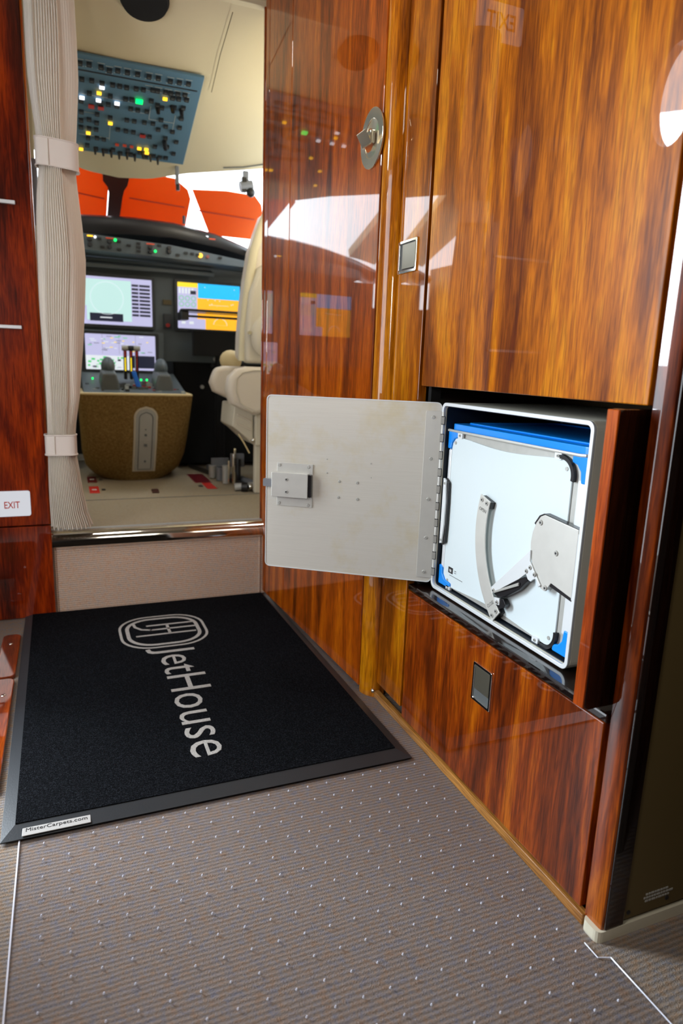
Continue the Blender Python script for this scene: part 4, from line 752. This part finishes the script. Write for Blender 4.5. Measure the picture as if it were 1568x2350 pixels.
# ---------------------------------------------------------------- overhead panel
t = thing('overhead_panel', (0.31, 3.4, 2.05), 'blue-grey overhead switch panel with lit buttons on the cockpit roof', 'switch panel')
OS = sqrt(1+0.35*0.35)
def op(x, v, n=0.0): return Vector((x, 3.118+v, 2.146-0.35*v))+Vector((0, -0.35, -1))/OS*n
OV = Vector((0, 1, -0.35))/OS; ON = Vector((0, -0.35, -1))/OS
put('face', B().obox(op(0.3045, 0.284, -0.004), X*0.300, OV*(0.285*OS), ON*0.006, 'overhead_blue'), t, bevel=0.002)
def okey(x, v, sx, sv, h, m): return B().obox(op(x, v, 0.002+h/2), X*sx, OV*sv, ON*(h/2), m)
BT = [(0.12, 0.041), (0.154, 0.039), (0.199, 0.042), (0.231, 0.051), (0.263, 0.043), (0.3, 0.043), (0.34, 0.042), (0.385, 0.044), (0.422, 0.043), (0.471, 0.047), (0.508, 0.045), (0.545, 0.043), (0.128, 0.122), (0.166, 0.12), (0.206, 0.125), (0.247, 0.123), (0.275, 0.123), (0.303, 0.124), (0.341, 0.121), (0.37, 0.119), (0.408, 0.112), (0.427, 0.112), (0.46, 0.111), (0.482, 0.112), (0.511, 0.109), (0.541, 0.106), (0.158, 0.192), (0.241, 0.187), (0.303, 0.189), (0.329, 0.186), (0.408, 0.174), (0.436, 0.193), (0.456, 0.204), (0.507, 0.189), (0.545, 0.183), (0.493, 0.137), (0.519, 0.136), (0.552, 0.133), (0.126, 0.244), (0.2, 0.236), (0.235, 0.238), (0.271, 0.239), (0.167, 0.265), (0.205, 0.263), (0.328, 0.241), (0.358, 0.242), (0.396, 0.241), (0.128, 0.309), (0.192, 0.308), (0.247, 0.316), (0.317, 0.314), (0.349, 0.314), (0.393, 0.311), (0.43, 0.309), (0.462, 0.278), (0.547, 0.249), (0.127, 0.362), (0.16, 0.349), (0.192, 0.363), (0.127, 0.405), (0.161, 0.405), (0.191, 0.406), (0.283, 0.384), (0.318, 0.385), (0.351, 0.385), (0.457, 0.342), (0.487, 0.315), (0.521, 0.342), (0.548, 0.308), (0.158, 0.471), (0.196, 0.462), (0.226, 0.464), (0.392, 0.397), (0.424, 0.398), (0.495, 0.391), (0.547, 0.406), (0.51, 0.45), (0.455, 0.461), (0.155, 0.521), (0.194, 0.537), (0.238, 0.542), (0.27, 0.526), (0.304, 0.544), (0.336, 0.514), (0.352, 0.541), (0.391, 0.517), (0.422, 0.546), (0.456, 0.528), (0.486, 0.532), (0.515, 0.53), (0.546, 0.491)]
for x_, v_ in BT[:]: put('button', okey(x_, v_, 0.0095, 0.0105, 0.008, 'panel_slate_dark').obox(op(x_, v_+0.001, 0.0102), X*0.006, OV*0.003, ON*0.0005, 'grey_knob'), t)
b = B()
for x_, v_, m_, s_ in [(0.359, 0.186, 'lit_green', .014)]+[(a, c, 'lit_white', .010) for a, c in ((0.206, 0.143), (0.129, 0.22), (0.195, 0.219), (0.27, 0.219))]+[(a, c, 'lit_amber', .009) for a, c in ((0.196, 0.178), (0.462, 0.145), (0.249, 0.347), (0.158, 0.432), (0.386, 0.486), (0.418, 0.485), (0.423, 0.509), (0.128, 0.55))]+[(a, c, 'lit_red', .012) for a, c in ((0.167, 0.263), (0.206, 0.263), (0.393, 0.397))]+[(a, c, 'arrow_red', .008) for a, c in ((0.285, 0.482), (0.319, 0.48), (0.351, 0.481))]:
    put('lit_legend', B().obox(op(x_, v_, 0.010), X*s_, OV*(s_*0.75), ON*0.003, m_), t)
b = B()
def ln(x0, v0, x1, v1): b.obox(op((x0+x1)/2, (v0+v1)/2, 0.0026), X*(abs(x1-x0)/2+0.0012), OV*(abs(v1-v0)/2+0.0012), ON*0.0004, 'overhead_line')
for a in ((0.13, 0.205, 0.33, 0.205), (0.25, 0.36, 0.25, 0.47), (0.41, 0.21, 0.41, 0.29), (0.41, 0.29, 0.52, 0.29), (0.52, 0.24, 0.52, 0.34), (0.33, 0.26, 0.39, 0.26), (0.12, 0.455, 0.25, 0.455), (0.14, 0.31, 0.19, 0.31)): ln(*a)
for x_ in (0.39, 0.43, 0.47, 0.51, 0.545):
    for v_ in (0.11, 0.135): ln(x_-0.014, v_-0.014, x_+0.014, v_-0.014)
for x_, v_ in [p_ for p_ in BT if p_[1] < 0.06]: ln(x_-0.013, v_-0.017, x_+0.013, v_-0.017); ln(x_-0.013, v_+0.017, x_+0.013, v_+0.017)
put('marking', b, t)
put('divider_groove', B().obox(op(0.30, 0.078, 0.002), X*0.288, OV*0.0035, ON*0.001, 'panel_slate_dark'), t)
rr = random.Random(5); b = B()
for i_ in range(9): x_ = 0.19+0.036*i_; v_ = 0.535+rr.uniform(-.02, .01); b.cyl(op(x_, v_, 0.002), op(x_, v_+0.006, 0.034), 0.008, 'black_plastic', 8, 0.004)
for x_, v_ in ((0.495, 0.42), (0.50, 0.44), (0.44, 0.21), (0.50, 0.19), (0.54, 0.2)): b.cyl(op(x_, v_, 0.002), op(x_, v_, 0.03), 0.012, 'black_plastic', 10, 0.008)
put('toggle', b, t)
# ceiling speaker
t = thing('ceiling_speaker', (0.34, 2.98, 2.2), 'round black speaker on the cockpit ceiling at the top edge', 'speaker')
c_ = Vector((0.335, 2.825, roof_z(2.825)-0.004)); put('grille', B().cyl(c_, c_+ON*0.020, 0.082, 'deep_black', 36, 0.080), t, smooth=True); put('trim_ring', B().cyl(c_, c_+ON*0.006, 0.087, 'black_plastic', 36), t, smooth=True)
# ---------------------------------------------------------------- pilot seat
t = thing('pilot_seat', (0.98, 3.5, 0.334), 'cream leather pilot seat right of the pedestal with folded armrests', 'seat')
prof = [(0.825, 1.00), (0.828, 1.12), (0.840, 1.26), (0.858, 1.40), (0.880, 1.53), (0.910, 1.62), (0.94, 1.70), (0.99, 1.74), (1.10, 1.76), (1.18, 1.74), (1.25, 1.60), (1.27, 1.0)]
put('backrest', B().prism(prof, (0, 3.40, 0), X, Z, (0, 0.13, 0), 'cream_leather'), t, smooth=True, bevel=0.03, seg=4)
put('fleece_edge', B().tube([(0.837+(p_[0]-0.825), 3.385, p_[1]) for p_ in prof[:8]], 0.022, 'headliner', 10), t, smooth=True)
put('seat_shell', B().prism([(0.84, 0.99), (0.84, 1.15), (0.86, 1.33), (0.90, 1.44), (0.95, 1.48), (1.1, 1.5), (1.2, 1.3), (1.2, 0.99)], (0, 3.33, 0), X, Z, (0, 0.09, 0), 'cream_plastic'), t, smooth=True, bevel=0.02, seg=3)
put('shell_pad', B().ball((0.93, 3.315, 1.12), (0.07, 0.03, 0.10), 'cream_plastic'), t, smooth=True)
put('shell_bolt', B().cyl((0.852, 3.325, 1.135), (0.852, 3.30, 1.135), 0.009, 'chrome', 12), t, smooth=True)
put('side_cushion', B().ball((0.83, 3.62, 1.0), (0.06, 0.05, 0.055), 'yellow_cream'), t, smooth=True)
def pad(x0, x1, z0, z1, y, th, tip):
    xm = x0+(x1-x0)*0.28
    P = [(x1, z1), (xm+0.02, z1), (xm-0.03, z1-0.012), (x0+0.012, z1-0.05), (x0, z0+(z1-z0)*0.50), (x0+0.018, z0+(z1-z0)*0.24), (tip-0.05, z0+0.022), (tip, z0), (tip+0.03, z0+0.012), (x1, z0+0.055)]
    return B().prism(P, (0, y, 0), X, Z, (0, th, 0), 'cream_leather')
put('armrest', pad(0.690, 0.90, 0.800, 0.972, 3.45, 0.09, 0.80), t, smooth=True, bevel=0.022, seg=4)
put('armrest', pad(0.727, 1.02, 0.738, 0.974, 3.24, 0.09, 0.868), t, smooth=True, bevel=0.024, seg=4)
put('armrest_piping', B().tube([(0.98, 3.238, 0.958), (0.86, 3.238, 0.958), (0.80, 3.238, 0.945), (0.772, 3.238, 0.915), (0.77, 3.238, 0.86), (0.79, 3.238, 0.80), (0.85, 3.238, 0.755)], 0.003, 'cream_plastic', 6), t, smooth=True)
sb = put('side_cover', B().prism([(0.775, 0.79), (0.765, 0.68), (0.80, 0.655), (0.872, 0.590), (0.872, 0.79)], (0, 3.30, 0), X, Z, (0, 0.28, 0), 'cream_plastic'), t, bevel=0.006)
for k in range(3): put('rib', B().obox((0.825, 3.297, 0.765-0.043*k), Vector((0.036, 0, -0.018)), (0, 0.004, 0), (0, 0, 0.004), 'cream_leather'), sb, bevel=0.002)
put('cover_bolt', B().ball((0.870, 3.29, 0.612), 0.013, 'chrome'), sb, smooth=True)
put('seat_column', B().box(0.877, 1.05, 3.28, 3.62, 0.585, 0.80, 'cream_plastic').box(0.882, 1.10, 3.30, 3.34, 0.336, 0.60, 'cream_plastic'), t, bevel=0.006)
put('seat_cushion', B().box(0.90, 1.25, 3.40, 3.90, 0.80, 0.93, 'cream_leather'), t, bevel=0.03, seg=3)
rl = put('floor_rail', B().obox((0.80, 3.80, 0.350), Vector((-0.006, 0, 0)), Vector((-0.095, 0.42, 0)), (0, 0, 0.012), 'black_plastic').obox((0.86, 3.72, 0.356), Vector((0.010, 0, 0)), Vector((-0.07, 0.34, 0)), (0, 0, 0.02), 'grey_box'), t)
for (x_, y_, z_, h_, r_, m_) in ((0.80, 3.62, .336, .10, .018, 'dull_metal'), (0.838, 3.58, .336, .17, .010, 'chrome'), (0.815, 3.60, .336, .13, .007, 'chrome'), (0.79, 3.72, .336, .07, .02, 'grey_box'), (0.857, 3.56, .36, .12, .014, 'black_plastic'), (0.765, 3.8, .34, .07, .022, 'dull_metal')): put('rail_post', B().cyl((x_, y_, z_), (x_, y_, z_+h_), r_, m_, 10), t, smooth=True)
put('rail_roller', B().cyl((0.80, 3.40, 0.355), (0.895, 3.38, 0.362), 0.020, 'dull_metal', 12).cyl((0.83, 3.37, 0.36), (0.86, 3.36, 0.36), 0.024, 'black_plastic', 12).ball((0.875, 3.36, 0.362), 0.016, 'chrome'), t, smooth=True)
put('rail_block', B().box(0.76, 0.86, 3.80, 3.82, 0.40, 0.45, 'grey_box'), t)
put('rail_block', B().box(0.83, 0.90, 3.6, 3.63, 0.43, 0.50, 'grey_box'), t)
put('rail_strut', B().cyl((0.82, 3.5, 0.35), (0.86, 3.65, 0.52), 0.008, 'chrome', 8), t)
put('strap', B().tube([(0.80, 3.32, 0.640), (0.825, 3.31, 0.60), (0.853, 3.30, 0.545)], 0.0035, 'yellow_cream', 6), t)
# floor details of the cockpit
b = B().box(-0.2, 0.95, 3.300, 3.3055, 0.334, 0.3353, 'grey_knob'); struct('trim_3', b)
b = B().box(0.01, 1.09, 4.55, 4.58, 0.334, 0.345, 'cream_plastic'); struct('trim_4', b)
for k, (x0, x1, ya, yb, m_, lab) in enumerate(((0.093, 0.140, 3.775, 3.975, 'placard_dark_red', 'dark red floor placard with a white bar left of the pedestal, farther one'), (0.093, 0.140, 3.475, 3.660, 'placard_red', 'bright red floor placard with a white bar left of the pedestal, nearer one'),
        (0.645, 0.735, 3.67, 3.963, 'placard_dark_red', 'large dark red floor placard right of the pedestal'), (0.676, 0.726, 3.482, 3.662, 'placard_red', 'small bright red floor placard right of the pedestal'))):
    t = thing('floor_placard', ((x0+x1)/2, (ya+yb)/2, 0.334), lab, 'placard')
    b = B().box(x0, x1, ya, yb, 0.3342, 0.3354, m_)
    if k < 2: b.box(x0+0.012, x1-0.012, (ya+yb)/2-0.015, (ya+yb)/2+0.015, 0.3354, 0.3358, 'white_paint')
    put('plate', b, t)
    if k != 2: put('marker', B().box(x1+0.012 if k < 2 else x0-0.03, x1+0.03 if k < 2 else x0-0.01, ya+0.07, ya+0.11, 0.3342, 0.3356, 'ink'), t)
tag(put('floor_latch', B().prism([(0.386, 3.422), (0.419, 3.415), (0.424, 3.515), (0.389, 3.508)], (0, 0, 0.3342), X, Y, (0, 0, 0.006), 'brown_post'), bevel=0.002), 'small dark brown latch in the cockpit floor before the pedestal', 'latch')
bpy.context.view_layer.update()
